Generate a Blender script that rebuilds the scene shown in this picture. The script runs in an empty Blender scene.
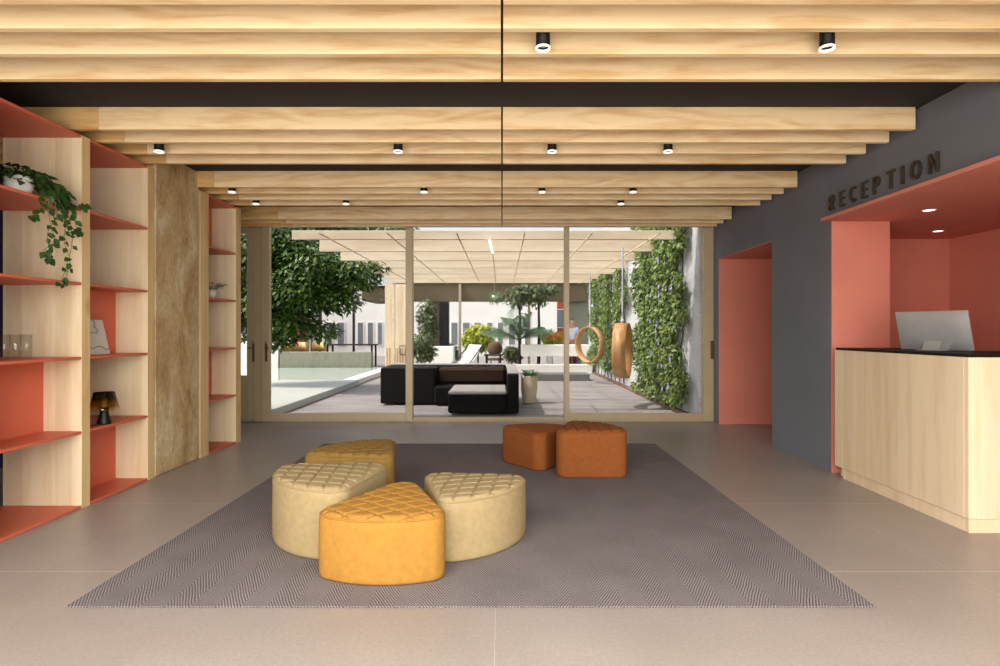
import bpy, math, random
from mathutils import Vector, Matrix
random.seed(7)
SC = bpy.context.scene
COL = SC.collection
PI = math.pi
R = math.radians

# ------------------------------------------------------------------ camera, world, sun, added fill lamps, exposure
FPX, CXP, CYP, EYE = 580.0, 502.0, 331.0, 1.30
cam_d = bpy.data.cameras.new('camera'); cam = bpy.data.objects.new('camera', cam_d); COL.objects.link(cam)
cam.location = (0, 0, EYE); cam.rotation_euler = (R(90), 0, 0)
cam_d.sensor_width = 36; cam_d.lens = 36 * FPX / 1000
cam_d.shift_x = -(CXP - 500) / 1000; cam_d.shift_y = -(333 - CYP) / 1000
cam_d.clip_start = 0.02; cam_d.clip_end = 300
SC.camera = cam

world = bpy.data.worlds.new('world'); SC.world = world; world.use_nodes = True
wn = world.node_tree; bg = wn.nodes['Background']
sky = wn.nodes.new('ShaderNodeTexSky'); sky.sky_type = 'NISHITA'; sky.sun_disc = False
sky.sun_elevation = R(50); sky.sun_rotation = R(250); sky.dust_density = 4.0; sky.air_density = 1.0
hs = wn.nodes.new('ShaderNodeHueSaturation'); hs.inputs['Saturation'].default_value = 0.35
wn.links.new(sky.outputs[0], hs.inputs['Color']); wn.links.new(hs.outputs[0], bg.inputs[0])
bg.inputs[1].default_value = 0.27

sun_d = bpy.data.lights.new('sun', 'SUN'); sun = bpy.data.objects.new('sun', sun_d); COL.objects.link(sun)
sun_d.energy = 3.4; sun_d.angle = R(1.0); sun_d.color = (1.0, 0.93, 0.82)
sun.rotation_euler = Vector((0.62, 0.18, -0.95)).to_track_quat('-Z', 'Y').to_euler()   # travels towards +x, a little +y, down

def area(name, loc, target, sx, sy, power, color=(1, 1, 1)):
    d = bpy.data.lights.new(name, 'AREA'); o = bpy.data.objects.new(name, d); COL.objects.link(o)
    d.shape = 'RECTANGLE'; d.size = sx; d.size_y = sy; d.energy = power; d.color = color
    o.location = loc; o.rotation_euler = (Vector(target) - Vector(loc)).to_track_quat('-Z', 'Z').to_euler()
    return o
area('unseen_window_fill', (-0.4, -1.3, 1.42), (-0.4, 4.0, 1.32), 6.9, 2.6, 365, (1.0, 0.975, 0.94))  # area lamp added in the unseen opening behind the camera, lifts the interior
area('added_overhead_fill', (0.0, -0.2, 3.10), (0.0, -0.2, 0.0), 7.3, 1.9, 510, (1.0, 0.985, 0.96))  # fill lamp added above an invented roof opening to brighten the near floor

vs = SC.view_settings
vs.view_transform = 'Standard'; vs.look = 'None'; vs.gamma = 1.0; vs.use_curve_mapping = False
vs.exposure = 0.0
SC.cycles.max_bounces = 8; SC.cycles.diffuse_bounces = 4; SC.cycles.transparent_max_bounces = 24
SC.cycles.sample_clamp_indirect = 6.0

# ------------------------------------------------------------------ helpers
def lin(c):
    return tuple(((v / 255) / 12.92 if v / 255 <= .04045 else ((v / 255 + .055) / 1.055) ** 2.4) for v in c) + (1.0,)

def at(px, py, Y):
    return Vector(((px - CXP) * Y / FPX, Y, EYE - (py - CYP) * Y / FPX))

class MB:
    def __init__(s): s.v = []; s.f = []; s.sm = []
    def add(s, vs_, fs, smooth=False):
        b = len(s.v); s.v += [tuple(p) for p in vs_]
        for f in fs: s.f.append(tuple(i + b for i in f)); s.sm.append(smooth)
        return s
    def box(s, x0, x1, y0, y1, z0, z1, M=None):
        vs_ = [Vector((x, y, z)) for z in (z0, z1) for y in (y0, y1) for x in (x0, x1)]
        if M: vs_ = [M @ p for p in vs_]
        return s.add(vs_, [(0, 2, 3, 1), (4, 5, 7, 6), (0, 1, 5, 4), (2, 6, 7, 3), (0, 4, 6, 2), (1, 3, 7, 5)])
    def bbox(s, x0, x1, y0, y1, z0, z1, b=.004, M=None):
        """box with chamfered edges"""
        pts = []
        idx = {}
        X = (x0, x1); Y = (y0, y1); Z = (z0, z1)
        for i in (0, 1):
            for j in (0, 1):
                for k in (0, 1):
                    sx, sy, sz = (1 if i == 0 else -1), (1 if j == 0 else -1), (1 if k == 0 else -1)
                    for a in range(3):
                        p = [X[i] + sx * b, Y[j] + sy * b, Z[k] + sz * b]
                        p[a] = (X, Y, Z)[a][(i, j, k)[a]]
                        idx[(i, j, k, a)] = len(pts); pts.append(Vector(p))
        F = []
        for a in range(3):
            for w in (0, 1):
                q = []
                o = [(0, 0), (1, 0), (1, 1), (0, 1)]
                for u, v in o:
                    c = [0, 0, 0]; c[a] = w; c[(a + 1) % 3] = u; c[(a + 2) % 3] = v
                    q.append(idx[(*c, a)])
                F.append(tuple(q if w else q[::-1]))
        for a in range(3):
            b1, c1 = (a + 1) % 3, (a + 2) % 3
            for u in (0, 1):
                for v in (0, 1):
                    c0 = [0, 0, 0]; c0[b1] = u; c0[c1] = v; e0 = tuple(c0); c0[a] = 1; e1 = tuple(c0)
                    q = (idx[(*e0, b1)], idx[(*e1, b1)], idx[(*e1, c1)], idx[(*e0, c1)])
                    F.append(q if (u == v) else q[::-1])
        for i in (0, 1):
            for j in (0, 1):
                for k in (0, 1):
                    q = (idx[(i, j, k, 0)], idx[(i, j, k, 1)], idx[(i, j, k, 2)])
                    F.append(q if (i + j + k) % 2 else q[::-1])
        if M: pts = [M @ p for p in pts]
        return s.add(pts, F)
    def tube(s, pts, r, n=8, cap=True):
        pts = [Vector(p) for p in pts]; rr = r if isinstance(r, (list, tuple)) else [r] * len(pts)
        rings = []; up = None
        for i, p in enumerate(pts):
            t = (pts[min(i + 1, len(pts) - 1)] - pts[max(i - 1, 0)]).normalized()
            if up is None: up = Vector((0, 0, 1)) if abs(t.z) < .9 else Vector((1, 0, 0))
            a = t.cross(up).normalized(); bb = a.cross(t).normalized(); up = bb
            rings.append([p + (a * math.cos(2 * PI * k / n) + bb * math.sin(2 * PI * k / n)) * rr[i] for k in range(n)])
        vs_ = [p for ring in rings for p in ring]; F = []
        for i in range(len(rings) - 1):
            for k in range(n):
                F.append((i * n + k, i * n + (k + 1) % n, (i + 1) * n + (k + 1) % n, (i + 1) * n + k))
        s.add(vs_, F, True)
        if cap:
            s.add(rings[0], [tuple(range(n))[::-1]]); s.add(rings[-1], [tuple(range(n))])
        return s
    def lathe(s, prof, c=(0, 0, 0), n=32, M=None, smooth=True):
        vs_ = []; F = []
        for r, z in prof:
            for k in range(n):
                a = 2 * PI * k / n; p = Vector((r * math.cos(a), r * math.sin(a), z))
                if M: p = M @ p
                vs_.append(p + Vector(c))
        for i in range(len(prof) - 1):
            for k in range(n):
                F.append((i * n + k, i * n + (k + 1) % n, (i + 1) * n + (k + 1) % n, (i + 1) * n + k))
        return s.add(vs_, F, smooth)
    def leaf(s, p, d, nrm, L, W, fold=.25, droop=0.0):
        """pointed leaf of two folded halves"""
        p = Vector(p); d = Vector(d).normalized(); nrm = Vector(nrm)
        side = d.cross(nrm)
        if side.length < 1e-4: side = d.cross(Vector((.3, .7, .2)))
        side.normalize(); nn = side.cross(d).normalized()
        dr = Vector((0, 0, -1)) * droop * L
        a = p; m1 = p + d * L * .38; tip = p + d * L + dr
        m2 = p + d * L * .72 + dr * .4
        l1 = m1 + side * W * .5 + nn * W * fold; r1 = m1 - side * W * .5 + nn * W * fold
        l2 = m2 + side * W * .33 + nn * W * fold * .6; r2 = m2 - side * W * .33 + nn * W * fold * .6
        return s.add([a, l1, l2, tip, r2, r1, m1, m2],
                     [(0, 6, 1), (6, 7, 2, 1), (7, 3, 2), (0, 5, 6), (6, 5, 4, 7), (7, 4, 3)], True)
    def prism(s, poly, z0, z1, M=None):
        n = len(poly)
        vs_ = [Vector((x, y, z0)) for x, y in poly] + [Vector((x, y, z1)) for x, y in poly]
        if M: vs_ = [M @ p for p in vs_]
        return s.add(vs_, [tuple(range(n))[::-1], tuple(range(n, 2 * n))] + [(i, (i + 1) % n, n + (i + 1) % n, n + i) for i in range(n)])
    def build(s, name, mat, parent=None):
        off = Vector((0, 0, 0)); p = parent
        while p is not None: off += p.location; p = p.parent
        me = bpy.data.meshes.new(name)
        me.from_pydata([tuple(Vector(v) - off) for v in s.v], [], s.f)
        me.polygons.foreach_set('use_smooth', s.sm)
        me.materials.append(mat); me.update()
        o = bpy.data.objects.new(name, me); COL.objects.link(o); o.parent = parent
        return o

def tag(o, label=None, cat=None, group=None, kind=None):
    if label: o['label'] = label
    if cat: o['category'] = cat
    if group: o['group'] = group
    if kind: o['kind'] = kind
    return o
def thing(name, label, cat, loc=(0, 0, 0), group=None, kind=None):
    o = bpy.data.objects.new(name, None); COL.objects.link(o); o.location = loc; o.empty_display_size = .1
    return tag(o, label, cat, group, kind)
def recentre(o):
    """move a one-mesh thing's origin to the middle of its base"""
    me = o.data
    xs = [v.co for v in me.vertices]
    c = Vector(((min(v.x for v in xs) + max(v.x for v in xs)) / 2, (min(v.y for v in xs) + max(v.y for v in xs)) / 2, min(v.z for v in xs)))
    me.transform(Matrix.Translation(-c)); o.location = c
    return o
def copy_tree(o, parent=None, loc=None):
    c = o.copy(); COL.objects.link(c); c.parent = parent
    if loc is not None: c.location = loc
    for ch in list(o.children): copy_tree(ch, c)
    return c
def Txyz(x, y, z): return Matrix.Translation((x, y, z))
def Rz(a): return Matrix.Rotation(a, 4, 'Z')
def Rx(a): return Matrix.Rotation(a, 4, 'X')
def Ry(a): return Matrix.Rotation(a, 4, 'Y')

# ------------------------------------------------------------------ materials
def newmat(name):
    m = bpy.data.materials.new(name); m.use_nodes = True
    return m, m.node_tree, m.node_tree.nodes['Principled BSDF']
def nd(nt, t, **kw):
    n = nt.nodes.new(t)
    for k, v in kw.items(): setattr(n, k, v)
    return n
def ramp(nt, stops):
    r = nd(nt, 'ShaderNodeValToRGB'); e = r.color_ramp.elements
    while len(e) > 1: e.remove(e[-1])
    e[0].position, e[0].color = stops[0]
    for p, c in stops[1:]:
        x = e.new(p); x.color = c
    return r
def objcoord(nt, scale=(1, 1, 1), rnd=True):
    tc = nd(nt, 'ShaderNodeTexCoord'); mp = nd(nt, 'ShaderNodeMapping')
    mp.inputs['Scale'].default_value = scale
    if rnd:
        oi = nd(nt, 'ShaderNodeObjectInfo'); ml = nd(nt, 'ShaderNodeMath', operation='MULTIPLY'); ml.inputs[1].default_value = 37.0
        va = nd(nt, 'ShaderNodeVectorMath', operation='ADD')
        nt.links.new(oi.outputs['Random'], ml.inputs[0]); nt.links.new(tc.outputs['Object'], va.inputs[0]); nt.links.new(ml.outputs[0], va.inputs[1])
        nt.links.new(va.outputs[0], mp.inputs[0])
    else:
        nt.links.new(tc.outputs['Object'], mp.inputs[0])
    return mp
def plain(name, c, rough=.6, var=.06, scale=14, metal=0.0, bump=0.0, bscale=80, spec=.5):
    m, nt, b = newmat(name)
    mp = objcoord(nt)
    nz = nd(nt, 'ShaderNodeTexNoise'); nz.inputs['Scale'].default_value = scale; nz.inputs['Detail'].default_value = 5
    nt.links.new(mp.outputs[0], nz.inputs['Vector'])
    L = lin(c); lo = tuple(max(0, v * (1 - var)) for v in L[:3]) + (1,); hi = tuple(min(1, v * (1 + var)) for v in L[:3]) + (1,)
    r = ramp(nt, [(.3, lo), (.7, hi)]); nt.links.new(nz.outputs['Fac'], r.inputs[0]); nt.links.new(r.outputs[0], b.inputs['Base Color'])
    b.inputs['Roughness'].default_value = rough; b.inputs['Metallic'].default_value = metal
    b.inputs['Specular IOR Level'].default_value = spec
    if bump:
        n2 = nd(nt, 'ShaderNodeTexNoise'); n2.inputs['Scale'].default_value = bscale; n2.inputs['Detail'].default_value = 3
        nt.links.new(mp.outputs[0], n2.inputs['Vector'])
        bp = nd(nt, 'ShaderNodeBump'); bp.inputs['Strength'].default_value = bump; bp.inputs['Distance'].default_value = .004
        nt.links.new(n2.outputs['Fac'], bp.inputs['Height']); nt.links.new(bp.outputs[0], b.inputs['Normal'])
    return m
def wood(name, light, dark, axis='X', freq=9.0, rough=.5, knots=0.0, cathedral=.5, plank=0.0):
    m, nt, b = newmat(name)
    long = {'X': 0, 'Y': 1, 'Z': 2}[axis]
    sc = [1.0, 1.0, 1.0]; sc[long] = .09
    mp = objcoord(nt, tuple(sc))
    n1 = nd(nt, 'ShaderNodeTexNoise'); n1.inputs['Scale'].default_value = freq; n1.inputs['Detail'].default_value = 6; n1.inputs['Distortion'].default_value = .4
    nt.links.new(mp.outputs[0], n1.inputs['Vector'])
    # cathedral figure: rings cut through a slowly wandering axis
    sc2 = [1.0, 1.0, 1.0]; sc2[long] = .16
    mp2 = objcoord(nt, tuple(sc2))
    n2 = nd(nt, 'ShaderNodeTexNoise'); n2.inputs['Scale'].default_value = freq * .38; n2.inputs['Detail'].default_value = 2
    nt.links.new(mp2.outputs[0], n2.inputs['Vector'])
    mm = nd(nt, 'ShaderNodeMath', operation='MULTIPLY'); mm.inputs[1].default_value = 46.0
    sn = nd(nt, 'ShaderNodeMath', operation='SINE')
    nt.links.new(n2.outputs['Fac'], mm.inputs[0]); nt.links.new(mm.outputs[0], sn.inputs[0])
    n3 = nd(nt, 'ShaderNodeTexNoise'); n3.inputs['Scale'].default_value = freq * 9; n3.inputs['Detail'].default_value = 2
    nt.links.new(mp.outputs[0], n3.inputs['Vector'])
    a1 = nd(nt, 'ShaderNodeMath', operation='MULTIPLY_ADD'); a1.inputs[1].default_value = .10 * cathedral; nt.links.new(sn.outputs[0], a1.inputs[0]); nt.links.new(n1.outputs['Fac'], a1.inputs[2])
    a2 = nd(nt, 'ShaderNodeMath', operation='MULTIPLY_ADD'); a2.inputs[1].default_value = .30; nt.links.new(n3.outputs['Fac'], a2.inputs[0]); nt.links.new(a1.outputs[0], a2.inputs[2])
    r = ramp(nt, [(.38, lin(dark)), (.72, lin(light))])
    nt.links.new(a2.outputs[0], r.inputs[0])
    out = r.outputs[0]
    if plank:
        # glued strips: each lamella a slightly different tone
        tc = nd(nt, 'ShaderNodeTexCoord'); sx = nd(nt, 'ShaderNodeSeparateXYZ'); nt.links.new(tc.outputs['Object'], sx.inputs[0])
        ad = nd(nt, 'ShaderNodeMath', operation='ADD'); nt.links.new(sx.outputs['X'], ad.inputs[0]); nt.links.new(sx.outputs['Y'], ad.inputs[1])
        dv = nd(nt, 'ShaderNodeMath', operation='DIVIDE'); dv.inputs[1].default_value = plank; nt.links.new(ad.outputs[0], dv.inputs[0])
        fl = nd(nt, 'ShaderNodeMath', operation='FLOOR'); nt.links.new(dv.outputs[0], fl.inputs[0])
        wnz = nd(nt, 'ShaderNodeTexWhiteNoise', noise_dimensions='1D'); nt.links.new(fl.outputs[0], wnz.inputs['W'])
        rr = ramp(nt, [(0, (.88, .86, .83, 1)), (1, (1, 1, 1, 1))]); nt.links.new(wnz.outputs['Value'], rr.inputs[0])
        mx = nd(nt, 'ShaderNodeMix', data_type='RGBA', blend_type='MULTIPLY'); mx.inputs['Factor'].default_value = 1
        nt.links.new(out, mx.inputs['A']); nt.links.new(rr.outputs[0], mx.inputs['B']); out = mx.outputs['Result']
    if knots:
        scv = [3.0, 3.0, 3.0]; scv[long] = 1.6
        mp3 = objcoord(nt, tuple(scv))
        vo = nd(nt, 'ShaderNodeTexVoronoi'); vo.inputs['Scale'].default_value = knots; nt.links.new(mp3.outputs[0], vo.inputs['Vector'])
        rk = ramp(nt, [(.0, (.45, .30, .20, 1)), (.05, (.80, .70, .60, 1)), (.085, (1, 1, 1, 1))]); nt.links.new(vo.outputs['Distance'], rk.inputs[0])
        mx = nd(nt, 'ShaderNodeMix', data_type='RGBA', blend_type='MULTIPLY'); mx.inputs['Factor'].default_value = .8
        nt.links.new(out, mx.inputs['A']); nt.links.new(rk.outputs[0], mx.inputs['B']); out = mx.outputs['Result']
    nt.links.new(out, b.inputs['Base Color']); b.inputs['Roughness'].default_value = rough
    return m
def glassy(name, refl=.10, tint=(1, 1, 1), rough=0.0):
    m, nt, b = newmat(name); nt.nodes.remove(b); out = nt.nodes['Material Output']
    t = nd(nt, 'ShaderNodeBsdfTransparent'); t.inputs[0].default_value = (*tint, 1)
    g = nd(nt, 'ShaderNodeBsdfGlossy'); g.inputs['Roughness'].default_value = rough
    fr = nd(nt, 'ShaderNodeLayerWeight'); fr.inputs[0].default_value = .5
    pw = nd(nt, 'ShaderNodeMath', operation='POWER'); pw.inputs[1].default_value = 5.0; nt.links.new(fr.outputs['Facing'], pw.inputs[0])
    ml = nd(nt, 'ShaderNodeMath', operation='MULTIPLY_ADD'); ml.inputs[1].default_value = .5; ml.inputs[2].default_value = refl; nt.links.new(pw.outputs[0], ml.inputs[0])
    mx = nd(nt, 'ShaderNodeMixShader'); nt.links.new(ml.outputs[0], mx.inputs[0]); nt.links.new(t.outputs[0], mx.inputs[1]); nt.links.new(g.outputs[0], mx.inputs[2])
    nt.links.new(mx.outputs[0], out.inputs[0]); return m
def emit(name, c, s):
    m, nt, b = newmat(name)
    b.inputs['Emission Color'].default_value = lin(c); b.inputs['Emission Strength'].default_value = s; b.inputs['Base Color'].default_value = lin(c)
    return m
def leafmat(name, c1, c2, trans=.35):
    m, nt, b = newmat(name)
    tc = nd(nt, 'ShaderNodeTexCoord')
    nz = nd(nt, 'ShaderNodeTexNoise'); nz.inputs['Scale'].default_value = 7.0; nz.inputs['Detail'].default_value = 6; nt.links.new(tc.outputs['Object'], nz.inputs['Vector'])
    r = ramp(nt, [(.35, lin(c1)), (.65, lin(c2))]); nt.links.new(nz.outputs['Fac'], r.inputs[0])
    nt.links.new(r.outputs[0], b.inputs['Base Color']); b.inputs['Roughness'].default_value = .42
    tr = nd(nt, 'ShaderNodeBsdfTranslucent'); nt.links.new(r.outputs[0], tr.inputs[0])
    mx = nd(nt, 'ShaderNodeMixShader'); mx.inputs[0].default_value = trans
    nt.links.new(b.outputs[0], mx.inputs[1]); nt.links.new(tr.outputs[0], mx.inputs[2]); nt.links.new(mx.outputs[0], nt.nodes['Material Output'].inputs[0])
    return m
def concrete(name, cols, scale=2.2, bump=.5, zst=1.0):
    m, nt, b = newmat(name); mp = objcoord(nt, (1, 1, zst), rnd=False)
    n1 = nd(nt, 'ShaderNodeTexNoise'); n1.inputs['Scale'].default_value = scale; n1.inputs['Detail'].default_value = 9; n1.inputs['Roughness'].default_value = .68; n1.inputs['Distortion'].default_value = .5
    nt.links.new(mp.outputs[0], n1.inputs['Vector'])
    r = ramp(nt, [(.30 + .4 * i / (len(cols) - 1), lin(c)) for i, c in enumerate(cols)]); nt.links.new(n1.outputs['Fac'], r.inputs[0])
    n2 = nd(nt, 'ShaderNodeTexNoise'); n2.inputs['Scale'].default_value = 38; n2.inputs['Detail'].default_value = 6; nt.links.new(mp.outputs[0], n2.inputs['Vector'])
    r2 = ramp(nt, [(.3, (.7, .68, .66, 1)), (.55, (1, 1, 1, 1))]); nt.links.new(n2.outputs['Fac'], r2.inputs[0])
    mx = nd(nt, 'ShaderNodeMix', data_type='RGBA', blend_type='MULTIPLY'); mx.inputs['Factor'].default_value = .7
    nt.links.new(r.outputs[0], mx.inputs['A']); nt.links.new(r2.outputs[0], mx.inputs['B']); nt.links.new(mx.outputs['Result'], b.inputs['Base Color'])
    b.inputs['Roughness'].default_value = .85
    bp = nd(nt, 'ShaderNodeBump'); bp.inputs['Strength'].default_value = bump; bp.inputs['Distance'].default_value = .01
    nt.links.new(n2.outputs['Fac'], bp.inputs['Height']); nt.links.new(bp.outputs[0], b.inputs['Normal'])
    return m
def lines_mask(nt, socket, period, offset, width):
    """1 on thin lines at offset + k*period"""
    a = nd(nt, 'ShaderNodeMath', operation='SUBTRACT'); a.inputs[1].default_value = offset - period / 2; nt.links.new(socket, a.inputs[0])
    d = nd(nt, 'ShaderNodeMath', operation='DIVIDE'); d.inputs[1].default_value = period; nt.links.new(a.outputs[0], d.inputs[0])
    f = nd(nt, 'ShaderNodeMath', operation='FRACT'); nt.links.new(d.outputs[0], f.inputs[0])
    c = nd(nt, 'ShaderNodeMath', operation='SUBTRACT'); c.inputs[1].default_value = .5; nt.links.new(f.outputs[0], c.inputs[0])
    ab = nd(nt, 'ShaderNodeMath', operation='ABSOLUTE'); nt.links.new(c.outputs[0], ab.inputs[0])
    l = nd(nt, 'ShaderNodeMath', operation='LESS_THAN'); l.inputs[1].default_value = width / period / 2; nt.links.new(ab.outputs[0], l.inputs[0])
    return l.outputs[0]
def floor_mat():
    m, nt, b = newmat('stone_tile_floor'); tc = nd(nt, 'ShaderNodeTexCoord'); sx = nd(nt, 'ShaderNodeSeparateXYZ'); nt.links.new(tc.outputs['Object'], sx.inputs[0])
    n1 = nd(nt, 'ShaderNodeTexNoise'); n1.inputs['Scale'].default_value = 1.2; n1.inputs['Detail'].default_value = 5; nt.links.new(tc.outputs['Object'], n1.inputs['Vector'])
    n2 = nd(nt, 'ShaderNodeTexNoise'); n2.inputs['Scale'].default_value = 60; n2.inputs['Detail'].default_value = 6; n2.inputs['Roughness'].default_value = .7; nt.links.new(tc.outputs['Object'], n2.inputs['Vector'])
    r1 = ramp(nt, [(.3, lin((147, 135, 125))), (.7, lin((160, 147, 136)))]); nt.links.new(n1.outputs['Fac'], r1.inputs[0])
    r2 = ramp(nt, [(.3, (.78, .77, .76, 1)), (.6, (1, 1, 1, 1)), (.75, (1.08, 1.07, 1.06, 1))]); nt.links.new(n2.outputs['Fac'], r2.inputs[0])
    mx = nd(nt, 'ShaderNodeMix', data_type='RGBA', blend_type='MULTIPLY'); mx.inputs['Factor'].default_value = .9
    nt.links.new(r1.outputs[0], mx.inputs['A']); nt.links.new(r2.outputs[0], mx.inputs['B'])
    ly = lines_mask(nt, sx.outputs['Y'], 1.235, 3.135, .005); lx = lines_mask(nt, sx.outputs['X'], 2.47, -.03, .0015)
    mxl = nd(nt, 'ShaderNodeMath', operation='MAXIMUM'); nt.links.new(ly, mxl.inputs[0]); nt.links.new(lx, mxl.inputs[1])
    m2 = nd(nt, 'ShaderNodeMix', data_type='RGBA'); m2.inputs['B'].default_value = lin((200, 182, 164)); nt.links.new(mxl.outputs[0], m2.inputs['Factor']); nt.links.new(mx.outputs['Result'], m2.inputs['A'])
    nt.links.new(m2.outputs['Result'], b.inputs['Base Color']); b.inputs['Roughness'].default_value = .36
    bp = nd(nt, 'ShaderNodeBump'); bp.inputs['Strength'].default_value = .12; bp.inputs['Distance'].default_value = .002
    nt.links.new(n2.outputs['Fac'], bp.inputs['Height']); nt.links.new(bp.outputs[0], b.inputs['Normal'])
    return m
def rug_mat():
    m, nt, b = newmat('herringbone_rug'); tc = nd(nt, 'ShaderNodeTexCoord'); sx = nd(nt, 'ShaderNodeSeparateXYZ'); nt.links.new(tc.outputs['Object'], sx.inputs[0])
    W = .120; P = .027
    pp = nd(nt, 'ShaderNodeMath', operation='PINGPONG'); pp.inputs[1].default_value = W; nt.links.new(sx.outputs['X'], pp.inputs[0])
    nz = nd(nt, 'ShaderNodeTexNoise'); nz.inputs['Scale'].default_value = 9; nz.inputs['Detail'].default_value = 4; nt.links.new(tc.outputs['Object'], nz.inputs['Vector'])
    v = nd(nt, 'ShaderNodeMath', operation='MULTIPLY_ADD'); v.inputs[1].default_value = 1.9; nt.links.new(pp.outputs[0], v.inputs[0]); nt.links.new(sx.outputs['Y'], v.inputs[2])
    v2 = nd(nt, 'ShaderNodeMath', operation='MULTIPLY_ADD'); v2.inputs[1].default_value = .03; nt.links.new(nz.outputs['Fac'], v2.inputs[0]); nt.links.new(v.outputs[0], v2.inputs[2])
    k = nd(nt, 'ShaderNodeMath', operation='MULTIPLY'); k.inputs[1].default_value = 2 * PI / P; nt.links.new(v2.outputs[0], k.inputs[0])
    s = nd(nt, 'ShaderNodeMath', operation='SINE'); nt.links.new(k.outputs[0], s.inputs[0])
    n2 = nd(nt, 'ShaderNodeTexNoise'); n2.inputs['Scale'].default_value = 150; n2.inputs['Detail'].default_value = 4; nt.links.new(tc.outputs['Object'], n2.inputs['Vector'])
    a = nd(nt, 'ShaderNodeMath', operation='MULTIPLY_ADD'); a.inputs[1].default_value = .30; nt.links.new(s.outputs[0], a.inputs[0]); nt.links.new(n2.outputs['Fac'], a.inputs[2])
    r = ramp(nt, [(.2, lin((80, 73, 72))), (.85, lin((152, 142, 138)))]); nt.links.new(a.outputs[0], r.inputs[0])
    n3 = nd(nt, 'ShaderNodeTexNoise'); n3.inputs['Scale'].default_value = 3.0; n3.inputs['Detail'].default_value = 6; nt.links.new(tc.outputs['Object'], n3.inputs['Vector'])
    r3 = ramp(nt, [(.3, (.84, .83, .83, 1)), (.7, (1, 1, 1, 1))]); nt.links.new(n3.outputs['Fac'], r3.inputs[0])
    mx = nd(nt, 'ShaderNodeMix', data_type='RGBA', blend_type='MULTIPLY'); mx.inputs['Factor'].default_value = 1; nt.links.new(r.outputs[0], mx.inputs['A']); nt.links.new(r3.outputs[0], mx.inputs['B'])
    nt.links.new(mx.outputs['Result'], b.inputs['Base Color']); b.inputs['Roughness'].default_value = .95; b.inputs['Specular IOR Level'].default_value = .15
    bp = nd(nt, 'ShaderNodeBump'); bp.inputs['Strength'].default_value = .5; bp.inputs['Distance'].default_value = .004
    nt.links.new(a.outputs[0], bp.inputs['Height']); nt.links.new(bp.outputs[0], b.inputs['Normal'])
    return m
def deck_mat():
    m, nt, b = newmat('grey_terrace_boards'); tc = nd(nt, 'ShaderNodeTexCoord'); sx = nd(nt, 'ShaderNodeSeparateXYZ'); nt.links.new(tc.outputs['Object'], sx.inputs[0])
    mp = nd(nt, 'ShaderNodeMapping'); mp.inputs['Scale'].default_value = (.35, 3.5, 1); nt.links.new(tc.outputs['Object'], mp.inputs[0])
    n1 = nd(nt, 'ShaderNodeTexNoise'); n1.inputs['Scale'].default_value = 3; n1.inputs['Detail'].default_value = 6; nt.links.new(mp.outputs[0], n1.inputs['Vector'])
    r1 = ramp(nt, [(.3, lin((112, 107, 105))), (.7, lin((158, 151, 147)))]); nt.links.new(n1.outputs['Fac'], r1.inputs[0])
    ly = lines_mask(nt, sx.outputs['Y'], .2, 0, .008)
    m2 = nd(nt, 'ShaderNodeMix', data_type='RGBA'); m2.inputs['B'].default_value = lin((80, 76, 74)); nt.links.new(ly, m2.inputs['Factor']); nt.links.new(r1.outputs[0], m2.inputs['A'])
    nt.links.new(m2.outputs['Result'], b.inputs['Base Color']); b.inputs['Roughness'].default_value = .7
    return m
def grad_glass(name):
    """smoked glass, amber where it is thin low down, near black above"""
    m, nt, b = newmat(name); tc = nd(nt, 'ShaderNodeTexCoord'); sx = nd(nt, 'ShaderNodeSeparateXYZ'); nt.links.new(tc.outputs['Generated'], sx.inputs[0])
    r = ramp(nt, [(0, (.92, .84, .58, 1)), (.45, (.72, .60, .32, 1)), (.95, (.16, .13, .09, 1))]); nt.links.new(sx.outputs['Z'], r.inputs[0])
    nt.nodes.remove(b); t = nd(nt, 'ShaderNodeBsdfTransparent'); nt.links.new(r.outputs[0], t.inputs[0])
    g = nd(nt, 'ShaderNodeBsdfGlossy'); g.inputs['Roughness'].default_value = .06; mx = nd(nt, 'ShaderNodeMixShader'); mx.inputs[0].default_value = .10
    nt.links.new(t.outputs[0], mx.inputs[1]); nt.links.new(g.outputs[0], mx.inputs[2]); nt.links.new(mx.outputs[0], nt.nodes['Material Output'].inputs[0])
    return m

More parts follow.
